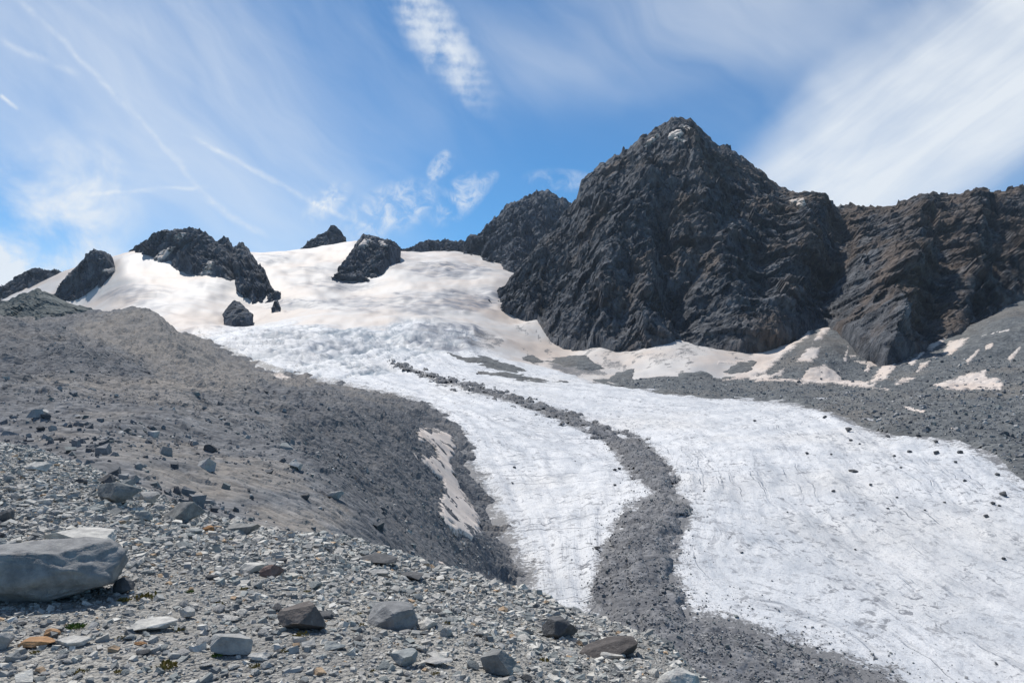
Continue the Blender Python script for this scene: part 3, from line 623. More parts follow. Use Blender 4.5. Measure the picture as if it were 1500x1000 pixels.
OUTC = [
 ('rock_ridge', [(-60,455,1750),(-20,440,1750),(0,430,1750),(12,418,1750),(30,405,1750),(45,398,1750),(62,396,1750),(80,398,1750),(104,402,1750)], [(-60,470,1650),(0,440,1650),(30,435,1650),(50,415,1680),(75,402,1700),(104,406,1740)], 'low dark rock ridge at the far edge of the snowfield'),
 ('rock_peak', [(72,438,1480),(86,424,1480),(100,406,1490),(116,384,1490),(132,374,1500),(148,366,1500),(157,370,1500),(165,381,1490),(174,402,1480),(180,408,1480)], [(72,442,1420),(100,446,1400),(140,446,1400),(150,436,1410),(160,412,1440),(180,410,1460)], 'dark rock peak standing out of the snow beside the low rock ridge'),
 ('rock_ridge', [(180,374,1640),(195,363,1640),(215,352,1640),(232,341,1640),(248,337,1640),(262,339,1630),(272,336,1620),(282,334,1620),(300,342,1600),(312,349,1590),(318,354,1580),(326,346,1580),(334,349,1570),(341,363,1560),(350,355,1550),(357,356,1540),(368,372,1500),(380,388,1460),(392,404,1420),(398,424,1390),(412,428,1380)],
   [(180,376,1610),(205,366,1600),(228,383,1540),(250,370,1560),(265,384,1520),(285,400,1480),(300,402,1460),(325,398,1450),(336,410,1420),(345,426,1390),(370,438,1350),(390,441,1340),(412,431,1360)], 'jagged dark rock ridge rising from the snowfield, with two sharp teeth'),
 ('rock_outcrop', [(328,464,1170),(334,452,1180),(342,441,1190),(350,443,1190),(362,452,1185),(372,463,1175)], [(328,466,1150),(340,472,1130),(355,476,1130),(372,465,1160)], 'small dark rock outcrop poking out of the snow below the jagged ridge'),
 ('rock_peak', [(438,374,2020),(448,358,2030),(462,347,2040),(475,341,2040),(484,331,2040),(492,331,2040),(500,338,2040),(508,352,2020)], [(438,378,1960),(450,368,1960),(458,372,1950),(466,378,1930),(480,374,1940),(495,368,1960),(508,354,2000)], 'pointed dark peak above the highest snow'),
 ('rock_buttress', [(488,412,1560),(498,396,1600),(510,376,1650),(522,358,1700),(531,346,1720),(545,347,1730),(560,349,1740),(572,350,1740),(588,364,1740)], [(488,414,1500),(510,416,1480),(535,418,1470),(550,410,1490),(562,396,1540),(566,382,1590),(572,374,1640),(588,366,1720)], 'dark rock buttress splitting the upper snowfield'),
 ('rock_ridge', [(586,368,2260),(605,362,2260),(625,354,2260),(632,352,2260),(645,354,2260),(652,351,2260),(668,355,2260),(682,354,2260),(694,362,2260),(704,372,2260)], [(586,372,2150),(620,368,2150),(660,370,2150),(704,376,2150)], 'low pale rock ridge on the skyline of the snow saddle'),
 ('rock_outcrop', [(586,406,1560),(592,401,1565),(600,401,1565),(606,405,1560)], [(586,408,1545),(606,408,1545)], 'tiny dark rock in the snow below the saddle'),
 ('rock_outcrop', [(398,452,1240),(402,442,1250),(407,440,1250),(412,452,1240)], [(398,454,1225),(412,455,1225)], 'tiny dark rock at the foot of the jagged ridge'),
]
PO = []
for i, (nm, tp, bt, lb) in enumerate(OUTC):
    small = 'small' in lb or 'tiny' in lb
    PO.append(loft(nm, tp, bt, M_BACK, 0.3 if small else 0.85, 1.5, 26 if 'tiny' in lb else (40 if small else 80), 30 if small else 60, seed=20.0 + i * 3.3, jag=0.2 if small else 0.6, uw=0.4, label=lb))

# ---------------------------------------------------------------- left moraine
MARG = np.array([(u, v) for u, v in MARGIN], float)
def valley_depth(u, v):
    """depth where the valley sheet shows at column u, row v"""
    ds = np.exp(np.linspace(math.log(80), math.log(2300), 500)); r = vsurf(dom(np.full(500, u), ds))
    k = np.argmax(r <= v); return ds[max(k, 1)]
MC = []
for (u, d, v) in [(-200,420,455),(-400,420,450),(170,520,464),(200,530,455),(235,530,462),(250,520,480),(270,560,500),(300,600,515),(340,640,530),(380,640,545),
    (0,130,560),(0,60,632),(-200,130,560),(-200,60,625),(-400,60,610),(-400,130,550),(0,220,515),(200,130,580),(200,48,655),(100,140,565),(300,70,660),(300,40,735),(400,170,602),(400,60,700),(400,40,770),
    (500,170,645),(500,80,715),(500,50,775),(580,100,770),(620,80,830),(500,350,585),(420,520,560),(330,300,560),(580,300,618),(600,180,715),(640,150,790),(690,130,860),(690,190,812),
    (200,30,760),(0,30,700),(400,26,850),(600,45,920),(750,90,960),(-400,30,680),(800,60,1100),(640,260,690),(660,225,745),(100,620,462),(0,600,462),(-200,600,440),(200,700,470),(-400,600,430),(-400,900,440),(200,900,480),(0,900,470)]:
    MC.append((u, d, v))
MC += [(100,300,490),(180,275,520),(235,250,548),(0,330,466),(100,385,510),(180,355,545),(0,430,488),(235,330,552),(150,420,505),(290,350,552),(320,420,545),(60,200,538),(300,200,572),(400,260,578)]
for (u, v) in MARG:
    d = valley_depth(u, v); MC.append((u, d, v))
    MC.append((u + 40, d * 1.06, vsurf(dom(np.array([u + 40.]), np.array([d * 1.06])))[0] + 1071 * 7 / d))
    MC.append((u + 180, d * 1.1, vsurf(dom(np.array([u + 180.]), np.array([d * 1.1])))[0] + 1071 * 22 / d))
MC = np.array(MC); msurf = tps(dom(MC[:, 0], MC[:, 1]), MC[:, 2], 2e-3)
mu = np.arange(-330, 900, 3.0); md = np.exp(np.linspace(math.log(26), math.log(820), 390))
U2, D2 = np.meshgrid(mu, md)
PM = unproj(U2, msurf(dom(U2, D2)), D2)
x, y = PM[..., 0], PM[..., 1]
PM0 = PM.copy()
amp = np.clip(D2 / 130, 0.25, 1.5)
PM[..., 2] += amp * (fbm(x / 34, y / 34, 7.0, 6, 0.55) * 2.3 + fbm(x / 7, y / 7, 8.0, 4) * 0.4 + ridged(x / 20, y / 26, 9.0, 5) * 0.8 + facets(x / 3.6, y / 3.6, 0.5, 7) * 0.45) + np.clip(D2 / 90, 0.3, 1.2) * (facets(x / 1.1, y / 1.1, 0.5, 8) * 0.16 + facets(x / 2.0, y / 2.0, 0.3, 9) * 0.22 * np.clip(fbm(x / 14, y / 14, 2.2, 3) + 0.6, 0.1, 1.3))
PM[..., 2] += sstep(D2, 150, 320) * ridged((x + 0.5 * y) / 9 + fbm(x / 40, y / 40, 3.0, 3), (y - x) / 120, 2.0, 4) * 1.1
PM0[..., 2] += amp * (fbm(x / 34, y / 34, 7.0, 3, 0.55) * 2.3) + 0.35
mpu, mpv = proj(PM)
fresh = sstep(poly_sd(mpu, mpv, [(400,600),(470,575),(600,590),(640,600),(700,700),(760,850),(740,900),(640,860),(560,800),(520,740),(430,670)]) + 22 * fbm(x / 22, y / 22, 4.0, 5), -14, 22)
tanm = np.zeros_like(fresh)
for (cx, cy, a_, b_, k_) in [(240,560,170,14,1),(330,700,130,34,.9),(430,760,90,30,1),(240,660,90,18,.7),(150,610,60,10,.6),(260,500,70,34,.9),(190,475,70,20,.8),(320,535,70,14,.8),(440,560,40,8,.9),(90,640,60,8,.6)]:
    tanm = np.maximum(tanm, k_ * sstep(1.15 - ((mpu - cx) / a_) ** 2 - ((mpv - cy) / b_) ** 2 + 1.1 * fbm(x / 12, y / 12, 6.0, 5), 0, .9))
near_sl = sstep(poly_sd(mpu, mpv, [(-330,470),(0,467),(100,492),(180,522),(235,550),(200,562),(0,548),(-330,545)]) + 8 * fbm(x / 15, y / 15, 1.0, 4), -4, 10) * (D2 < 345)
far_h = sstep(poly_sd(mpu, mpv, [(110,470),(170,458),(200,447),(250,470),(330,525),(420,555),(330,566),(240,548),(180,515),(100,488)]) + 8 * fbm(x / 25, y / 25, 5.0, 4), -4, 10)
fresh = np.maximum(fresh, 0.55 * near_sl); tanm = np.maximum(tanm * (1 - near_sl), 0.85 * far_h)
grid_obj('moraine', PM, M_MORAINE, {'fresh': fresh, 'tan': tanm}, smooth=False, kind='structure', label='grey hummocky moraine slope falling to the glacier')
# rocky knoll ridge behind
loft('moraine_ridge', [(-260,405,640),(-100,425,640),(-20,440,640),(10,441,640),(32,432,640),(52,425,640),(66,428,640),(90,440,650),(130,455,660),(175,462,670),(230,470,680)], [(-260,470,560),(0,472,560),(100,476,560),(230,480,600)], M_GREENISH, 0.3, 2.4, 50, 20, seed=51.0, jag=0.25, uw=0.3, label='rounded greenish-grey rubble ridge beyond the moraine slope')

# ---------------------------------------------------------------- foreground scree
EDGE = [(-300,600,30),(-100,630,27),(0,650,24),(80,670,21),(150,695,18),(250,742,15),(350,776,13),(500,802,11.5),(600,832,10.8),(700,867,10),(800,907,9),(900,955,7.5),(980,992,6.4),(1060,1070,4.9),(1250,1330,3.4)]
FC = []
for (u, v, d) in EDGE:
    z = (HV - v) / F * d
    FC += [(u, d, z), (u, d * 1.25, z - 0.05 * d), (u, d * 1.7, z - 0.30 * d), (u, d * 2.6, z - 0.75 * d)]
for u in (-300, 0, 300, 600, 900, 1200): FC += [(u, 1.2, -1.66), (u, 2.5, -1.70)]
for (u, v, d) in [(0,985,4.3),(300,990,4.25),(600,1000,4.2),(0,880,5.7),(0,760,9.5),(200,860,6.2),(400,850,7.0),(500,880,6.3),(700,930,6.0),(800,970,5.6),(150,760,10.0),(-300,760,9.0),(300,800,9.5)]:
    FC.append((u, d, (HV - v) / F * d))
FC += [(1100, 4.5, -2.6), (1200, 3.5, -2.4), (1240, 2.5, -1.9), (1100, 3.2, -1.95)]
FC = np.array(FC); fsurf = tps(dom(FC[:, 0], FC[:, 1]), FC[:, 2], 1e-3)
def fz(u, d):
    x = (u - CU) / F * d; y = d
    return fsurf(dom(u, d)) + fbm(x / 2.2, y / 2.2, 1.0, 4) * 0.05 + fbm(x / 0.35, y / 0.35, 2.0, 3) * 0.012
fu = np.arange(-330, 1240, 4.0); fd = np.exp(np.linspace(math.log(1.1), math.log(46), 220))
U3, D3 = np.meshgrid(fu, fd)
PF = np.stack([(U3 - CU) / F * D3, D3, fz(U3, D3)], -1)
kf = D3 < np.interp(U3, [e[0] for e in EDGE], [e[2] for e in EDGE]) * 2.7
kf = kf[:-1, :-1] & kf[1:, 1:] & kf[1:, :-1] & kf[:-1, 1:]
grid_obj('scree_slope', PF, M_GROUND, None, kf, kind='structure', label='gravelly foreground slope of flat stones')

# ---------------------------------------------------------------- snow patches on the ground
z7 = lambda pts: [(1050 + px / 2.5, 250 + py / 2.5) for px, py in pts]
def snow_patch(base, poly, label, group=None, thick=0.8, edge=2.5, k=3, noise=2.0, ns=9.0, **kw):
    return overlay('snow_patch', base, poly, M_SNOW, thick * (0.5 if base is not PMAIN else 1), edge, k, noise * 1.8, ns, label=label, cat='snow patch', group=group, **kw)
G = 'snow patches on the talus'
snow_patch(PR, z7([(392,485),(372,530),(350,572),(342,605),(240,680),(180,740),(100,765),(20,768),(80,745),(130,705),(50,712),(0,716),(0,692),(110,690),(165,640),(240,620),(290,575),(300,540),(330,535),(352,548)]), 'long branching snow streak running down the talus gully below the pyramid peak', G, 1.6, 4)
snow_patch(PR, z7([(400,550),(440,548),(420,580),(380,620),(350,630),(370,590)]), 'slanting snow patch beside the long branching streak', G, 1.4, 4)
snow_patch(PR, z7([(330,650),(380,645),(375,680),(340,705),(290,700)]), 'small snow patch just below the slanting one', G, 1.4, 4)
snow_patch(PR, z7([(120,750),(200,745),(250,720),(240,750),(190,762),(300,765),(340,720),(390,712),(430,730),(460,765),(560,770),(600,720),(590,690),(670,685),(650,730),(620,765),(560,785),(630,800),(560,797),(440,782),(280,776),(120,769)]), 'wide low snow bank with two lobes along the foot of the talus', G, 1.4, 3)
snow_patch(PR, z7([(645,775),(680,755),(730,762),(700,772),(660,785)]), 'tiny snow patch beside the wide low bank', G, 1.0, 2.5)
snow_patch(PR, z7([(780,605),(845,603),(830,630),(790,660),(768,655)]), 'snow patch tucked under the brown rock band', G, 1.4, 3)
snow_patch(PR, z7([(850,625),(925,612),(900,640),(860,675),(820,680)]), 'pointed snow patch slanting across the talus cone', G, 1.4, 3)
snow_patch(PR, z7([(805,672),(775,712),(728,745),(740,712)]), 'thin snow streak below the pointed patch', G, 1.2, 3)
snow_patch(PR, z7([(1022,623),(1002,655),(973,670),(985,643)]), 'lone little snow streak high on the talus cone', G, 1.2, 2.5)
snow_patch(PR, z7([(1015,520),(1050,525),(1050,545),(1110,505),(1140,500),(1110,530),(1060,570),(1030,565)]), 'forked snow patch at the top of the talus cone', G, 1.4, 3)
snow_patch(PR, z7([(775,792),(850,765),(930,740),(990,726),(990,755),(1030,755),(1052,785),(1040,802),(900,807)]), 'broad flat snow patch at the bottom of the talus cone', G, 1.4, 3)
snow_patch(PR, z7([(675,858),(770,880),(740,886),(700,874)]), 'thin snow strip lying in the green-grey rubble', None, 0.5, 1.2, noise=1.0)
snow_patch(PR, z7([(835,940),(890,937),(880,950)]), 'tiny snow remnant in the rubble near the ice margin', None, 0.5, 1.2, noise=1.0)
for pts, lb in [([(905,512),(912,500),(918,506),(926,530),(915,534)], 0), ([(462,700),(478,640),(486,642),(476,704)], 'thin snow thread in the gully beside the brown rock band'),
                ([(540,735),(560,690),(570,694),(556,742)], 'narrow snow tongue above the wide low bank'), ([(700,705),(760,655),(766,660),(716,716)], 'narrow slanting snow sliver below the brown rock band'),
                ([(905,700),(960,650),(968,656),(920,712)], 'fine snow sliver crossing the talus cone'), ([(1060,690),(1110,640),(1118,648),(1075,700)], 'short snow sliver near the right end of the talus'.replace('right end', 'upper end')),
                ([(20,742),(70,722),(120,690),(126,698),(80,736),(30,750)], 'curved snow strip under the foot of the long branching streak')]:
    if lb: snow_patch(PR, z7(pts), lb, G, 1.2, 2.0, noise=1.2)
for poly, lb in [([(944,216),(950,206),(964,196),(966,199),(955,211)], 'slanting snow streak just below the summit of the pyramid peak'), ([(978,204),(985,192),(997,191),(1000,198),(992,203),(1006,206),(1004,209)], 'crooked snow patch near the summit of the pyramid peak'),
                 ([(994,186),(1004,185),(1012,189),(1008,192)], 'short snow dash under the very top of the peak'), ([(1155,296),(1166,293),(1178,291),(1180,300),(1176,309),(1166,303)], 'snow patch in the notch of the ridge right of the peak'.replace(' right of', ' beside'))]:
    snow_patch(PMAIN, poly, lb, None, 5.0, 2.0, 3, 1.0, 14.0)
for k, poly, lb in [(2, [(250,347),(262,341),(274,341),(268,350),(256,353)], 'little snow cap on the crest of the jagged ridge'), (2, [(222,384),(236,366),(258,361),(252,370),(238,381)], 'snow tongue running up into the jagged ridge'),
                    (2, [(292,404),(306,382),(314,384),(310,402)], 'small snow notch at the foot of the jagged ridge'), (5, [(526,360),(533,350),(546,350),(543,360),(534,365)], 'white snow cap on the rock buttress'), (5, [(551,353),(560,352),(570,360),(560,362)], 'small snow ledge on the shoulder of the rock buttress'),
                    (1, [(150,396),(166,391),(170,398),(156,403)], 'small snow ledge on the dark rock peak')]:
    snow_patch(PO[k], poly, lb, None, 6.0, 2.0, 3, 1.0, 14.0, maxd=1900)
snow_patch(PM0, [(612,630),(640,628),(660,635),(668,650),(660,680),(672,710),(690,740),(700,760),(702,780),(690,792),(665,780),(645,755),(640,735),(650,725),(645,705),(630,690),(610,672),(600,664),(620,668),(640,670),(638,655),(612,645)], 'long pink-tinted snow patch between moraine slope and glacier', None, 1.3, 4, 3, 3.5, 6.0)
snow_patch(PM0, [(618,824),(645,830),(668,842),(690,852),(680,856),(700,868),(672,862),(650,848),(630,838)], 'ragged pink snow remnant at the foot of the moraine slope', None, 1.1, 3, 3, 4.0, 5.0, mind=100)
snow_patch(PM, [(398,549),(412,546),(427,552),(420,557),(404,556)], 'small snow patch where the moraine meets the crevassed ice', None, 0.8, 2, 3, 2.0, 9.0)

# ---------------------------------------------------------------- stones
def ico(n):
    p = (1 + 5 ** .5) / 2
    v = np.array([(-1,p,0),(1,p,0),(-1,-p,0),(1,-p,0),(0,-1,p),(0,1,p),(0,-1,-p),(0,1,-p),(p,0,-1),(p,0,1),(-p,0,-1),(-p,0,1)], float); v /= np.linalg.norm(v[0])
    f = [(0,11,5),(0,5,1),(0,1,7),(0,7,10),(0,10,11),(1,5,9),(5,11,4),(11,10,2),(10,7,6),(7,1,8),(3,9,4),(3,4,2),(3,2,6),(3,6,8),(3,8,9),(4,9,5),(2,4,11),(6,2,10),(8,6,7),(9,8,1)]
    for _ in range(n):
        v = list(map(tuple, v)); mid = {}; nf = []
        def mp(a, b):
            k = (min(a, b), max(a, b))
            if k not in mid:
                q = (np.array(v[a]) + np.array(v[b])) / 2; q /= np.linalg.norm(q); v.append(tuple(q)); mid[k] = len(v) - 1
            return mid[k]
        for a, b, c in f:
            x_, y_, z_ = mp(a, b), mp(b, c), mp(c, a); nf += [(a, x_, z_), (b, y_, x_), (c, z_, y_), (x_, y_, z_)]
        f = nf; v = np.array(v)
    return np.array(v), np.array(f)
ICO = [ico(i) for i in range(5)]
def stone_verts(level, r, cuts=7, rough=0.06, cut_lo=0.5, cut_hi=0.85):
    """an angular stone: a ball sliced by planes, then roughened; fits a unit box"""
    v, f = ICO[level]; v = v.copy()
    for _ in range(cuts):
        n = r.normal(size=3); n /= np.linalg.norm(n); h = r.uniform(cut_lo, cut_hi)
        k = np.maximum(0, v @ n - h); v -= k[:, None] * n
    if rough:
        s = r.uniform(0, 50)
        nr = v / (np.linalg.norm(v, axis=1)[:, None] + 1e-9)
        v = v + nr * (fbm(v[:, 0] * 1.7 + s, v[:, 1] * 1.7, v[:, 2] * 1.7, 5, 0.55) * rough)[:, None]
    lo, hi = v.min(0), v.max(0)
    return (v - (lo + hi) / 2) / (hi - lo), f
def stones_mesh(name, pos, size, flat, m, variants=40, sink=0.3, tilt=0.35, seed=1, level=0, label=None, aspect=0.6):
    """uncountable small stones, joined into one mesh"""
    r = np.random.default_rng(seed); n = len(pos)
    cube = np.array([(x, y, z) for z in (-.5, .5) for y in (-.5, .5) for x in (-.5, .5)])
    f = np.array([(0,2,3),(0,3,1),(4,5,7),(4,7,6),(0,1,5),(0,5,4),(2,6,7),(2,7,3),(0,4,6),(0,6,2),(1,3,7),(1,7,5)])
    def chip():
        v = cube + r.uniform(-.2, .2, (8, 3)); v[4:, :2] *= r.uniform(.45, .95, 2); v[:4, :2] *= r.uniform(.7, 1.0, 2); return v
    var = np.stack([chip() for _ in range(variants)])
    k = r.integers(0, variants, n); V = var[k]
    sc = np.stack([size, size * r.uniform(aspect, 1.0, n), size * flat], -1); V = V * sc[:, None, :]
    a = r.uniform(0, 2 * np.pi, n); tx = r.normal(0, tilt, n); ty = r.normal(0, tilt, n)
    def rotm(V, ang, i, j):
        c, s = np.cos(ang)[:, None], np.sin(ang)[:, None]; p, q = V[..., i].copy(), V[..., j].copy()
        V[..., i] = c * p - s * q; V[..., j] = s * p + c * q
    rotm(V, a, 0, 1); rotm(V, tx, 1, 2); rotm(V, ty, 0, 2)
    V = V + pos[:, None, :]; V[..., 2] += (size * flat * (0.5 - sink))[:, None]
    tone = np.repeat(r.uniform(0, 1, n), V.shape[1])
    Fc = f[None] + (np.arange(n) * V.shape[1])[:, None, None]
    return link(name, mesh_np(name, V, Fc.reshape(-1, 3), False, {'tone': tone}), m, kind='stuff', label=label)
def interp_grid(P, fi, fj):
    i = np.clip(fi.astype(int), 0, P.shape[0] - 2); j = np.clip(fj.astype(int), 0, P.shape[1] - 2); a = (fi - i)[:, None]; b = (fj - j)[:, None]
    return P[i, j] * (1 - a) * (1 - b) + P[i + 1, j] * a * (1 - b) + P[i, j + 1] * (1 - a) * b + P[i + 1, j + 1] * a * b
def edge_d(u): return np.interp(u, [e[0] for e in EDGE], [e[2] for e in EDGE])

# foreground ground hit: depth where the scree shows at column u, row v
def scree_at(u, v):
    j = int(np.clip((u + 330) / 4.0, 0, len(fu) - 1)); col = PF[:, j]; _, vv = proj(col)
    k = int(np.argmax(vv <= v)); k = max(k, 1)
    if vv[k] > v: k = int(np.argmin(vv))
    return col[k]
def at_grid(P, u, v):
    pu_, pv_ = proj(P); e = (pu_ - u) ** 2 + (pv_ - v) ** 2; i = np.unravel_index(np.argmin(e), e.shape); return P[i]

# gravel: scattered evenly over the slope, more small than large
def scatter_fore(n, smin, smax, power, dmin=3.2, dmax=29.0, cut_px=2.0):
    u = rng.uniform(-120, 1230, n * 3); ld = dmin * (dmax / dmin) ** rng.uniform(0, 1, n * 3)
    w = ld ** 2 / (dmax ** 2); w = np.clip(w * 9, 0, 1)                        # area weight, eased with distance
    ok = (rng.uniform(0, 1, n * 3) < np.maximum(w, 0.12)) & (ld < edge_d(u) * 1.25)
    u, ld = u[ok][:n], ld[ok][:n]
    s = smin * (1 - rng.uniform(0, 1, len(u)) * (1 - (smin / smax) ** power)) ** (-1 / power)
    s = s * np.clip(ld / 7.0, 0.85, 1.6)
    return np.stack([(u - CU) / F * ld, ld, fz(u, ld)], -1), s, u, ld
p, s, u_, d_ = scatter_fore(52000, 0.016, 0.11, 1.7)
stones_mesh('gravel', p, s, rng.uniform(0.25, 0.6, len(p)), M_GRAVEL, 60, 0.28, 0.25, 3, 0, 'loose flat grey gravel covering the foreground slope')

# single stones one can pick out
STONE_ME = {}
def stone_proto(key, level=2, n=6, flat=0.5, seed=0, rough=0.05):
    r = np.random.default_rng(seed); L = []
    for i in range(n):
        v, f = stone_verts(level, r, 7, rough, 0.42, 0.8); v = v * np.array([1, r.uniform(.62, .9), r.uniform(flat * .7, flat * 1.2)])
        L.append((v, f))
    return L
SLABS = stone_proto('slab', 1, 10, 0.33, 4, 0.04); BLOCKS = stone_proto('block', 1, 8, 0.62, 9, 0.05)
def stone_mesh_for(kind, i, matkey):
    k = (kind, i, matkey)
    if k not in STONE_ME:
        v, f = (SLABS if kind == 'slab' else BLOCKS)[i]
        me = mesh_np(f'{kind}_stone', v, f, False); me.materials.append(M_ST[matkey]); STONE_ME[k] = me
    return STONE_ME[k]
LBL = {('slab','grey'): 'flat mid-grey stone lying among the foreground gravel', ('slab','blue'): 'flat bluish-grey slate lying among the foreground gravel', ('slab','pale'): 'flat pale stone lying among the foreground gravel',
       ('slab','dark'): 'flat blackish stone lying among the foreground gravel', ('slab','rust'): 'small flat rust-orange stone among the foreground gravel',
       ('block','grey'): 'chunky mid-grey stone lying among the foreground gravel', ('block','blue'): 'chunky bluish-grey stone lying among the foreground gravel', ('block','pale'): 'chunky pale stone lying among the foreground gravel',
       ('block','dark'): 'chunky blackish stone lying among the foreground gravel', ('block','rust'): 'chunky rust-orange stone among the foreground gravel'}
FEATURE = []      # filled below; keeps the loose stones clear of the boulders
def place(me, name, loc, size, rz, tilt=(0, 0), label=None, cat='stone', group=None, sink=0.2):
    o = bpy.data.objects.new(name, me); COL.objects.link(o)
    z = np.array([v.co.z for v in me.vertices]).ptp() if False else me['hz'] if 'hz' in me else 0.4
    o.scale = (size, size, size); o.rotation_euler = (tilt[0], tilt[1], rz)
    o.location = (loc[0], loc[1], loc[2] + size * z * (0.5 - sink))
    o['label'] = label; o['category'] = cat
    if group: o['group'] = group
    return o

# boulders of their own: (u0, u1, v_top, v_bottom, material, kind, label)
BOULD = [
 (62,178,781,806,'pale','slab','pale flat slab leaning behind the big grey boulder'),
 (142,206,704,747,'lichen','block','lichen-spotted grey boulder on the crest of the scree'),
 (146,173,694,712,'dark','block','dark block sitting behind the lichen-spotted boulder'),
 (175,198,703,718,'blue','block','small bluish block behind the lichen-spotted boulder'),
 (203,233,720,741,'grey','block','rounded grey block next to the lichen-spotted boulder'),
 (236,298,734,770,'lichen','block','broad greenish-grey boulder on the scree crest'),
 (198,224,750,766,'blue','block','bluish wedge stone in front of the rounded grey block'),
 (326,383,759,786,'lichen','slab','long tan slab on the scree crest beyond the bluish stone'),
 (270,297,771,785,'blue','slab','smooth bluish stone beside a small orange one'),
 (299,316,770,783,'rust','block','small orange stone next to the smooth bluish one'),
 (350,393,821,844,'pale','slab','smooth pale-topped stone against a reddish one'),
 (384,417,826,849,'red','block','reddish stone resting against the smooth pale-topped one'),
 (520,584,811,832,'dark','slab','long dark slab lying on the crest above the glacier'),
 (538,570,832,848,'grey','slab','grey stone just in front of the long dark slab'),
 (583,622,838,856,'dark','slab','low blackish stone on the crest near the long dark slab'),
 (535,617,889,927,'boulder','block','large flat-topped grey boulder in the middle of the scree'),
 (612,643,909,926,'pale','block','pale stone beside the large flat-topped boulder'),
 (408,478,891,936,'brown','block','rugged dark brown boulder in the gravel'),
 (455,493,897,911,'dark','slab','dark slab behind the rugged brown boulder'),
 (311,377,932,968,'grey','block','mottled grey boulder with a green plant at its foot'),
 (195,260,911,934,'pale','slab','large pale flat slab in front of the big boulder'),
 (30,80,934,952,'rust','slab','rust-orange flat slab near a pale flat stone'),
 (68,92,926,937,'rust','block','small rust-orange block above the orange slab'),
 (80,137,935,954,'pale','slab','oval pale flat stone next to the rust-orange slab'),
 (-12,18,932,962,'grey','block','rounded grey stone at the edge by the orange slab'),
 (705,760,957,1000,'lichen','block','pointed grey stone standing up from the gravel'),
 (795,852,908,944,'dark','block','dark rock jutting from the scree edge above the ice'),
 (846,935,926,974,'brown','slab','brown slab along the scree edge beside the dark jutting rock'),
 (878,918,950,972,'pale','slab','pale stone lying on the brown edge slab'),
 (962,1026,984,1030,'pale','block','whitish boulder at the very end of the scree edge'),
 (38,72,677,695,'pale','block','pale boulder on the far part of the scree'),
 (-8,20,750,770,'dark','block','dark stone at the side of the scree behind the big boulder'),
 (168,196,850,878,'dark','block','dark stone wedged beside the big grey boulder'),
 (264,287,894,914,'pale','block','tan stone above the large pale flat slab'),
 (366,402,961,978,'pale','slab','pale oblong stone beside the mottled boulder'),
 (235,256,905,921,'grey','slab','grey slab leaning near the tan stone'),
 (475,510,940,958,'blue','slab','bluish slab in the gravel below the brown boulder'),
 (570,610,955,980,'blue','block','bluish-grey stone near the pointed one'),
 (620,665,965,985,'grey','slab','grey slab between the bluish stone and the pointed one'),
 (110,132,700,713,'dark','block','dark stone near the lichen-spotted boulder'),
 (460,475,797,808,'grey','block','little upright grey stone on the crest'),
]
def custom_boulder(name, loc, w, h, depth, mk, seed, label, cat='boulder', level=3, rz=0.0, cuts=13, lo=0.42, hi=0.78, rough=0.035, sink=0.12, group=None, shape=None):
    r = np.random.default_rng(seed); v, f = stone_verts(level, r, cuts, rough, lo, hi)
    if shape is not None: v = shape(v)
    c, s = math.cos(rz), math.sin(rz); v = v * np.array([w, depth, h])
    v = np.stack([c * v[:, 0] - s * v[:, 1], s * v[:, 0] + c * v[:, 1], v[:, 2] + h * (0.5 - sink)], -1)
    me = mesh_np(name, v, f, False); me.materials.append(M_ST[mk])
    me.polygons.foreach_set('use_smooth', np.full(len(f), level >= 4, bool))
    o = link(name, me, None, label, cat, group); o.location = [float(q) for q in loc]
    return o
for i, (u0, u1, v0, v1, mk, kind, lb) in enumerate(BOULD):
    uc = (u0 + u1) / 2; b = scree_at(uc, v1 - (v1 - v0) * 0.12); d = b[1]
    w = (u1 - u0) / F * d; dep = w * (0.75 if kind == 'block' else 0.7)
    slope_rise = dep * 0.30
    h = max((v1 - v0) / F * d * (1.0 if kind == 'block' else 0.62), w * 0.22)
    loc = (b[0] * (1 + dep * 0.42 / b[1]), b[1] + dep * 0.42, b[2] - 0.02 * h)
    zc = fz(np.array([CU + F * loc[0] / loc[1]]), np.array([loc[1]]))[0]
    loc = (loc[0], loc[1], 0.5 * (zc + b[2]))
    custom_boulder('boulder' if w > 0.25 else 'stone', loc, w, h * (0.92 if kind == 'block' else 1.0), dep, mk, 100 + i, lb, 'boulder' if w > 0.25 else 'stone', 3, rz=rng.uniform(-0.3, 0.3), sink=0.12)
    FEATURE.append((loc[0], loc[1], w * 0.5))
# the big boulder: long, flat-topped, undercut, running out of the picture
def big_shape(v):
    v = ICO[4][0].copy(); v = np.sign(v) * np.abs(v) ** 0.62; v /= 2 * np.abs(v).max(0)
    r_ = np.random.default_rng(3)
    for (n_, h_) in [((.75, -.45, .5), .43), ((.55, -.2, -.8), .37), ((-.2, -.8, -.55), .40), ((.1, -.9, .42), .40), ((.95, .1, -.1), .455), ((-.3, .5, .8), .47), ((.35, -.75, -.1), .385), ((0.05, -.18, 1.0), .43), ((-.45, -.9, .1), .40)]:
        n_ = np.array(n_) / np.linalg.norm(n_); k_ = np.maximum(0, v @ n_ - h_); v -= k_[:, None] * n_
    z = v[:, 2]; lowr = np.clip(-z - 0.02, 0, 1); v[:, 0] -= lowr ** 1.3 * 0.75 * v[:, 0]; v[:, 1] += lowr * 0.28
    nr = v / np.linalg.norm(v, axis=1)[:, None]
    v += nr * (0.022 * ridged(v[:, 0] * 3.1, v[:, 1] * 3.1, v[:, 2] * 5, 5) + 0.014 * fbm(v[:, 0] * 10, v[:, 1] * 10, v[:, 2] * 10, 4))[:, None]
    return v
b = scree_at(70, 897); d = b[1]
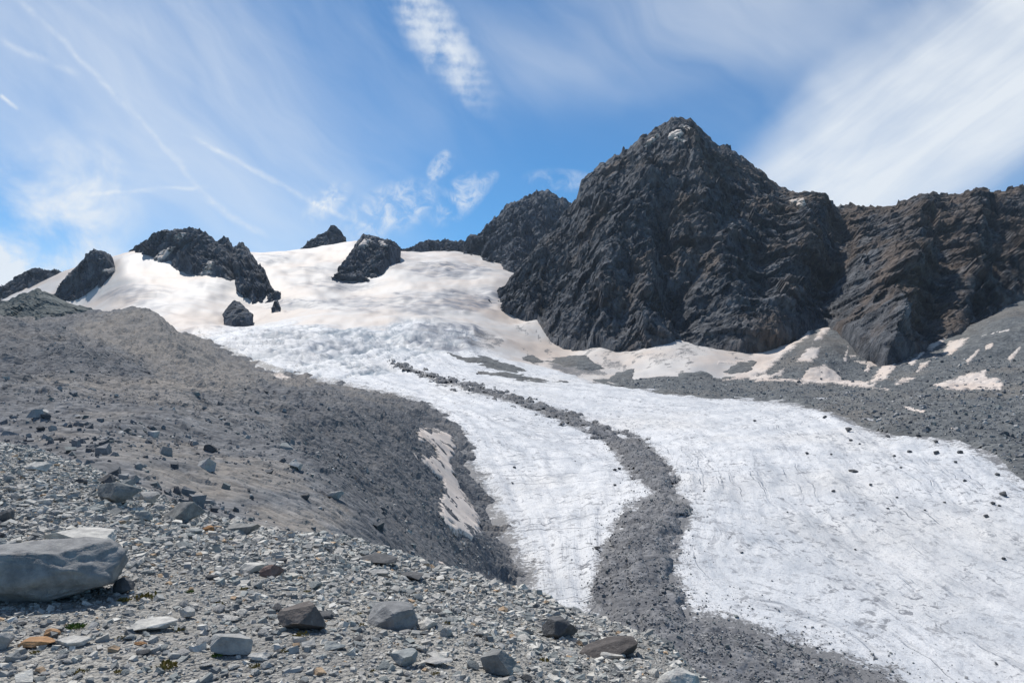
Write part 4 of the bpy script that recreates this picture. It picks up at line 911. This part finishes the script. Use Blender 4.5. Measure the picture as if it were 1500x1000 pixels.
custom_boulder('boulder', (unproj(62, 0, d + 0.3)[0], d + 0.30, b[2] - 0.02), 240 / F * d, 104 / F * d, 0.66, 'boulder', 7, 'big grey boulder with flat sunlit top and shaded undercut front', 'boulder', 4, 0.06, 13, 0.5, 0.82, 0.05, 0.13, None, big_shape)
FEATURE.append((unproj(62, 0, d)[0], d + 0.3, 0.62))

n_st = 0
keys = ['grey', 'blue', 'pale', 'dark', 'rust']; pr = [.35, .28, .25, .105, .015]
used = []
while n_st < 250:
    u = rng.uniform(-40, 1030); v = rng.uniform(690, 1005)
    if v < np.interp(u, [e[0] for e in EDGE], [e[1] for e in EDGE]) + 4: continue
    b = scree_at(u, v); d = b[1]
    s = rng.uniform(11, 28) * rng.uniform(0.7, 1.0) / F * d; s = min(max(s, 0.06), 0.30)
    if any((b[0] - x) ** 2 + (b[1] - y) ** 2 < (w + s * .5) ** 2 for x, y, w in FEATURE) or any((b[0] - x) ** 2 + (b[1] - y) ** 2 < (.55 * (w + s)) ** 2 for x, y, w in used): continue
    used.append((b[0], b[1], s))
    kind = 'slab' if rng.uniform() < 0.68 else 'block'; mk = keys[rng.choice(5, p=pr)]
    i = rng.integers(0, 10 if kind == 'slab' else 8); me = stone_mesh_for(kind, int(i), mk)
    o = bpy.data.objects.new('stone', me); COL.objects.link(o)
    hz = SLABS[i][0][:, 2].max() if kind == 'slab' else BLOCKS[i][0][:, 2].max()
    o.scale = (s,) * 3; o.rotation_euler = (rng.normal(0, .13), rng.normal(0, .13), rng.uniform(0, 6.28)); o.location = (b[0], b[1], b[2] + s * hz * 0.62)
    o['label'] = LBL[(kind, mk)]; o['category'] = 'stone'; o['group'] = f'{kind} {mk} stones on the foreground scree'
    n_st += 1

# rubble on the moraines (too many to count)
def scatter_grid(P, n, weight, smin, smax, power, min_px, seed, urange=None):
    r = np.random.default_rng(seed)
    pu_, pv_ = proj(P); d = P[..., 1]
    ex = np.gradient(P, axis=1); ey = np.gradient(P, axis=0); A = np.linalg.norm(np.cross(ex, ey), axis=-1)
    vis = (pu_ > -60) & (pu_ < 1560) & (pv_ < 1040)
    w = A * weight * vis / np.clip(d, 30, None) ** 1.5; w = w.ravel(); w /= w.sum()
    k = r.choice(len(w), n, p=w); i, j = np.unravel_index(k, d.shape)
    fi = np.clip(i + r.uniform(-.5, .5, n), 0, d.shape[0] - 1.001); fj = np.clip(j + r.uniform(-.5, .5, n), 0, d.shape[1] - 1.001)
    p = interp_grid(P, fi, fj)
    s = smin * (1 - r.uniform(0, 1, n) * (1 - (smin / smax) ** power)) ** (-1 / power)
    s = np.maximum(s, min_px * p[:, 1] / F)
    return p, s
clump = np.clip(fbm(PM[..., 0] / 25, PM[..., 1] / 25, 3.0, 4) * 1.5 + 0.5, 0.05, 1.7) * (1 + 1.5 * fresh) * (1 - 0.75 * tanm)
p, s = scatter_grid(PM, 18000, clump, 0.13, 1.3, 1.8, 1.1, 31)
ok = (p[:, 1] > 32); p, s = p[ok], s[ok]
stones_mesh('moraine_rubble', p, s, rng.uniform(0.4, 0.8, len(p)), M_RUBBLE, 60, 0.25, 0.3, 5, 0, 'loose rubble strewn over the moraine slope')
p, s = scatter_grid(MED[1], 9000, (MED[2] > 0) * (0.25 + np.clip(fbm(MED[1][..., 0] / 9, MED[1][..., 1] / 9, 3.3, 4) + 0.4, 0, 2)), 0.22, 1.1, 2.3, 0.8, 32)
stray = np.exp(-np.maximum(-sd_m, 0) / np.clip((pv - 500) * 0.05, 2, 22)) * (sd_m < 2) * (pv > 530) * ice
p2, s2 = scatter_grid(PV, 3500, stray, 0.2, 0.8, 2.2, 0.8, 34); p = np.concatenate([p, p2]); s = np.concatenate([s, s2])
stones_mesh('medial_rubble', p, s, rng.uniform(0.4, 0.8, len(p)), M_RUBBLE, 60, 0.25, 0.3, 6, 0, 'angular rubble piled on the dark band in the glacier')
p, s = scatter_grid(PR, 8000, (RGT[2] > 2) * 1.0 * (proj(PR)[1] > 520), 0.5, 3.4, 2.0, 1.3, 33)
stones_mesh('side_rubble', p, s, rng.uniform(0.4, 0.8, len(p)), M_RUBBLE, 60, 0.25, 0.3, 7, 0, 'blocky rubble on the moraine beyond the ice')

# boulders on the moraine that stand out
for i, (u, v, wpx, lb) in enumerate([(309,661,20,'lone dark boulder on the bare moraine slope'), (420,660,24,'greenish boulder sunk in the stony moraine slope'), (448,730,15,'small dark boulder low on the moraine slope'), (492,730,22,'blocky grey boulder low on the moraine slope'),
        (353,576,17,'dark boulder on the tan moraine crest'), (136,574,12,'grey boulder with pale top on the moraine flat'), (258,714,8,'tiny dark stone on the smooth moraine slope'), (60,630,12,'low dark boulder in the stony moraine hollow'), (85,648,16,'dark wedge boulder near the scree crest'),
        (270,565,10,'little dark block by the hollow of the moraine'), (215,548,9,'small dark block under the moraine ridge'), (325,615,9,'small grey block on the moraine shoulder'), (470,640,9,'dark block on the steep stony slope'), (55,485,7,'whitish block high on the moraine ridge'), (390,575,8,'small dark block near the tan crest boulder'), (480,690,10,'grey block on the lower stony slope')]):
    q = at_grid(PM, u, v); w = wpx / F * q[1]
    custom_boulder('boulder', q, w, w * 0.62, w * 0.8, ['dark', 'blue', 'dark', 'grey', 'brown', 'grey', 'dark', 'dark', 'dark', 'dark', 'dark', 'grey', 'dark', 'pale', 'dark', 'grey'][i], 300 + i, lb, level=2, sink=0.2)
# rocks on the ice
for i, (u, v, wpx) in enumerate([(1243,632,10),(1107,617,5),(1208,613,7),(1246,647,5),(1260,651,4),(1184,665,6),(1217,665,4),(1250,691,13),(1222,720,6),(1274,712,5),(1311,669,5),(1320,686,4),(1334,661,7),(1370,664,9),(1372,648,7),(1400,677,5),(1407,664,8),(1413,704,6),(1461,697,7),(1470,725,11),(1453,738,7),(1464,741,5),(1446,759,8),(1385,737,4),(1314,730,4),(1252,804,4),(1086,809,5),(1155,750,3),(1300,746,4),(1354,747,4),
        (754,685,5),(751,707,4),(902,688,6),(908,687,5),(902,710,5),(877,804,8),(825,618,4),(700,548,4),(1480,645,8),(1440,655,9),(1420,640,7),(1345,640,8),(1290,622,7),(1300,640,6),(935,855,7),(863,905,6),(1471,820,6)]):
    q = at_grid(PV, u, v); w = wpx / F * q[1]
    nm = 'rock'; lb = 'dark rock lying on the white glacier ice'
    grp = 'dark rocks lying on the glacier'
    if wpx >= 10: lb, grp = {1243: ('lone rounded dark boulder on the ice below the side moraine', None), 1250: ('wide flat dark rock in the middle of the ice basin', None), 1470: ('largest pointed dark boulder on the ice near the moraine margin', None)}[u]
    custom_boulder(nm, q, w, w * (0.3 if u == 1250 else 0.65), w * 0.8, 'icerock', 400 + i, lb, 'rock', level=1 if wpx < 8 else 2, sink=0.15, group=grp)

# ---------------------------------------------------------------- little plants in the gravel
def leaf_mat(name, c1, c2):
    m, t, b, P = mat(name, 0.7, 0.2); t.put(b.inputs['Base Color'], t.mix(t.noise(P, 40.0, 2), C(*c1), C(*c2))); return m
M_LEAF = leaf_mat('green_leaf', (.06, .11, .02), (.11, .16, .03)); M_MOSS = leaf_mat('yellow_moss', (.16, .15, .03), (.20, .13, .035))
def tuft(u, v, wpx, m, label, cat, group, seed, n=70):
    r = np.random.default_rng(seed); b = scree_at(u, v); R = wpx / 2 / F * b[1]
    a = r.uniform(0, 2 * np.pi, n); q = np.sqrt(r.uniform(0, 1, n)) * R; V = []; Fc = []
    for k in range(n):
        o = np.array([math.cos(a[k]) * q[k], math.sin(a[k]) * q[k] * 0.8, 0.0]); L = r.uniform(0.25, 0.55) * max(R, 0.02); dr = r.normal(0, 0.6, 3); dr[2] = 1; dr /= np.linalg.norm(dr)
        sd = np.cross(dr, r.normal(size=3)); sd /= np.linalg.norm(sd); wd = L * 0.22; i0 = len(V)
        V += [o - sd * wd * .4, o + sd * wd * .4, o + dr * L * .6 + sd * wd, o + dr * L + np.array([0, 0, -0.1 * L]), o + dr * L * .6 - sd * wd]
        Fc += [(i0, i0 + 1, i0 + 2), (i0, i0 + 2, i0 + 4), (i0 + 4, i0 + 2, i0 + 3)]
    o = link('plant' if cat == 'plant' else 'moss_tuft', mesh_np('tuft', np.array(V), np.array(Fc), False), m, label, cat, group); o.location = [float(q) for q in b + np.array([0, 0, 0.006])]
for i, (u, v, w) in enumerate([(110,923,26),(320,963,16),(278,872,12)]):
    tuft(u, v, w, M_LEAF, ['green leafy plant growing in front of the big boulder', 'green plant at the foot of the mottled grey boulder', 'small green plant in the open gravel beside the big boulder'][i], 'plant', None, 700 + i, 110)
for i, (u, v, w) in enumerate([(215,880,34),(185,885,22),(262,928,18),(325,889,16),(245,986,36),(180,938,16),(528,902,10),(655,915,14),(585,918,18),(548,985,10),(445,935,22),(375,985,18),(395,988,14),(420,960,14),(800,972,18),(700,912,10),(530,920,14),(118,990,20),(50,960,14),(300,820,14),(360,868,14),(640,990,14),(175,992,16),(450,868,10),(340,792,12),(560,870,12)]):
    tuft(u, v, w, M_MOSS, 'small yellow-green moss tuft between the foreground stones', 'moss', 'moss tufts in the gravel', 800 + i, 60)


# ---------------------------------------------------------------- thin mountain air
def haze():
    x0, x1, y0, y1, z0, z1 = -3000, 3000, -80, 3300, -420, 640
    V = np.array([(x, y, z) for z in (z0, z1) for y in (y0, y1) for x in (x0, x1)], float)
    Fc = np.array([(0,2,3,1),(4,5,7,6),(0,1,5,4),(2,6,7,3),(0,4,6,2),(1,3,7,5)])
    m = bpy.data.materials.new('haze'); m.use_nodes = True; t = NT(m.node_tree)
    out = t.n('ShaderNodeOutputMaterial'); pv_ = t.n('ShaderNodeVolumePrincipled')
    pv_.inputs['Color'].default_value = C(.62, .78, 1.0); pv_.inputs['Density'].default_value = 0.00003; pv_.inputs['Anisotropy'].default_value = 0.2
    t.t.links.new(pv_.outputs[0], out.inputs['Volume'])
    link('haze', mesh_np('haze', V, Fc, False), m, kind='stuff', label='thin blue mountain air over the valley')
haze()
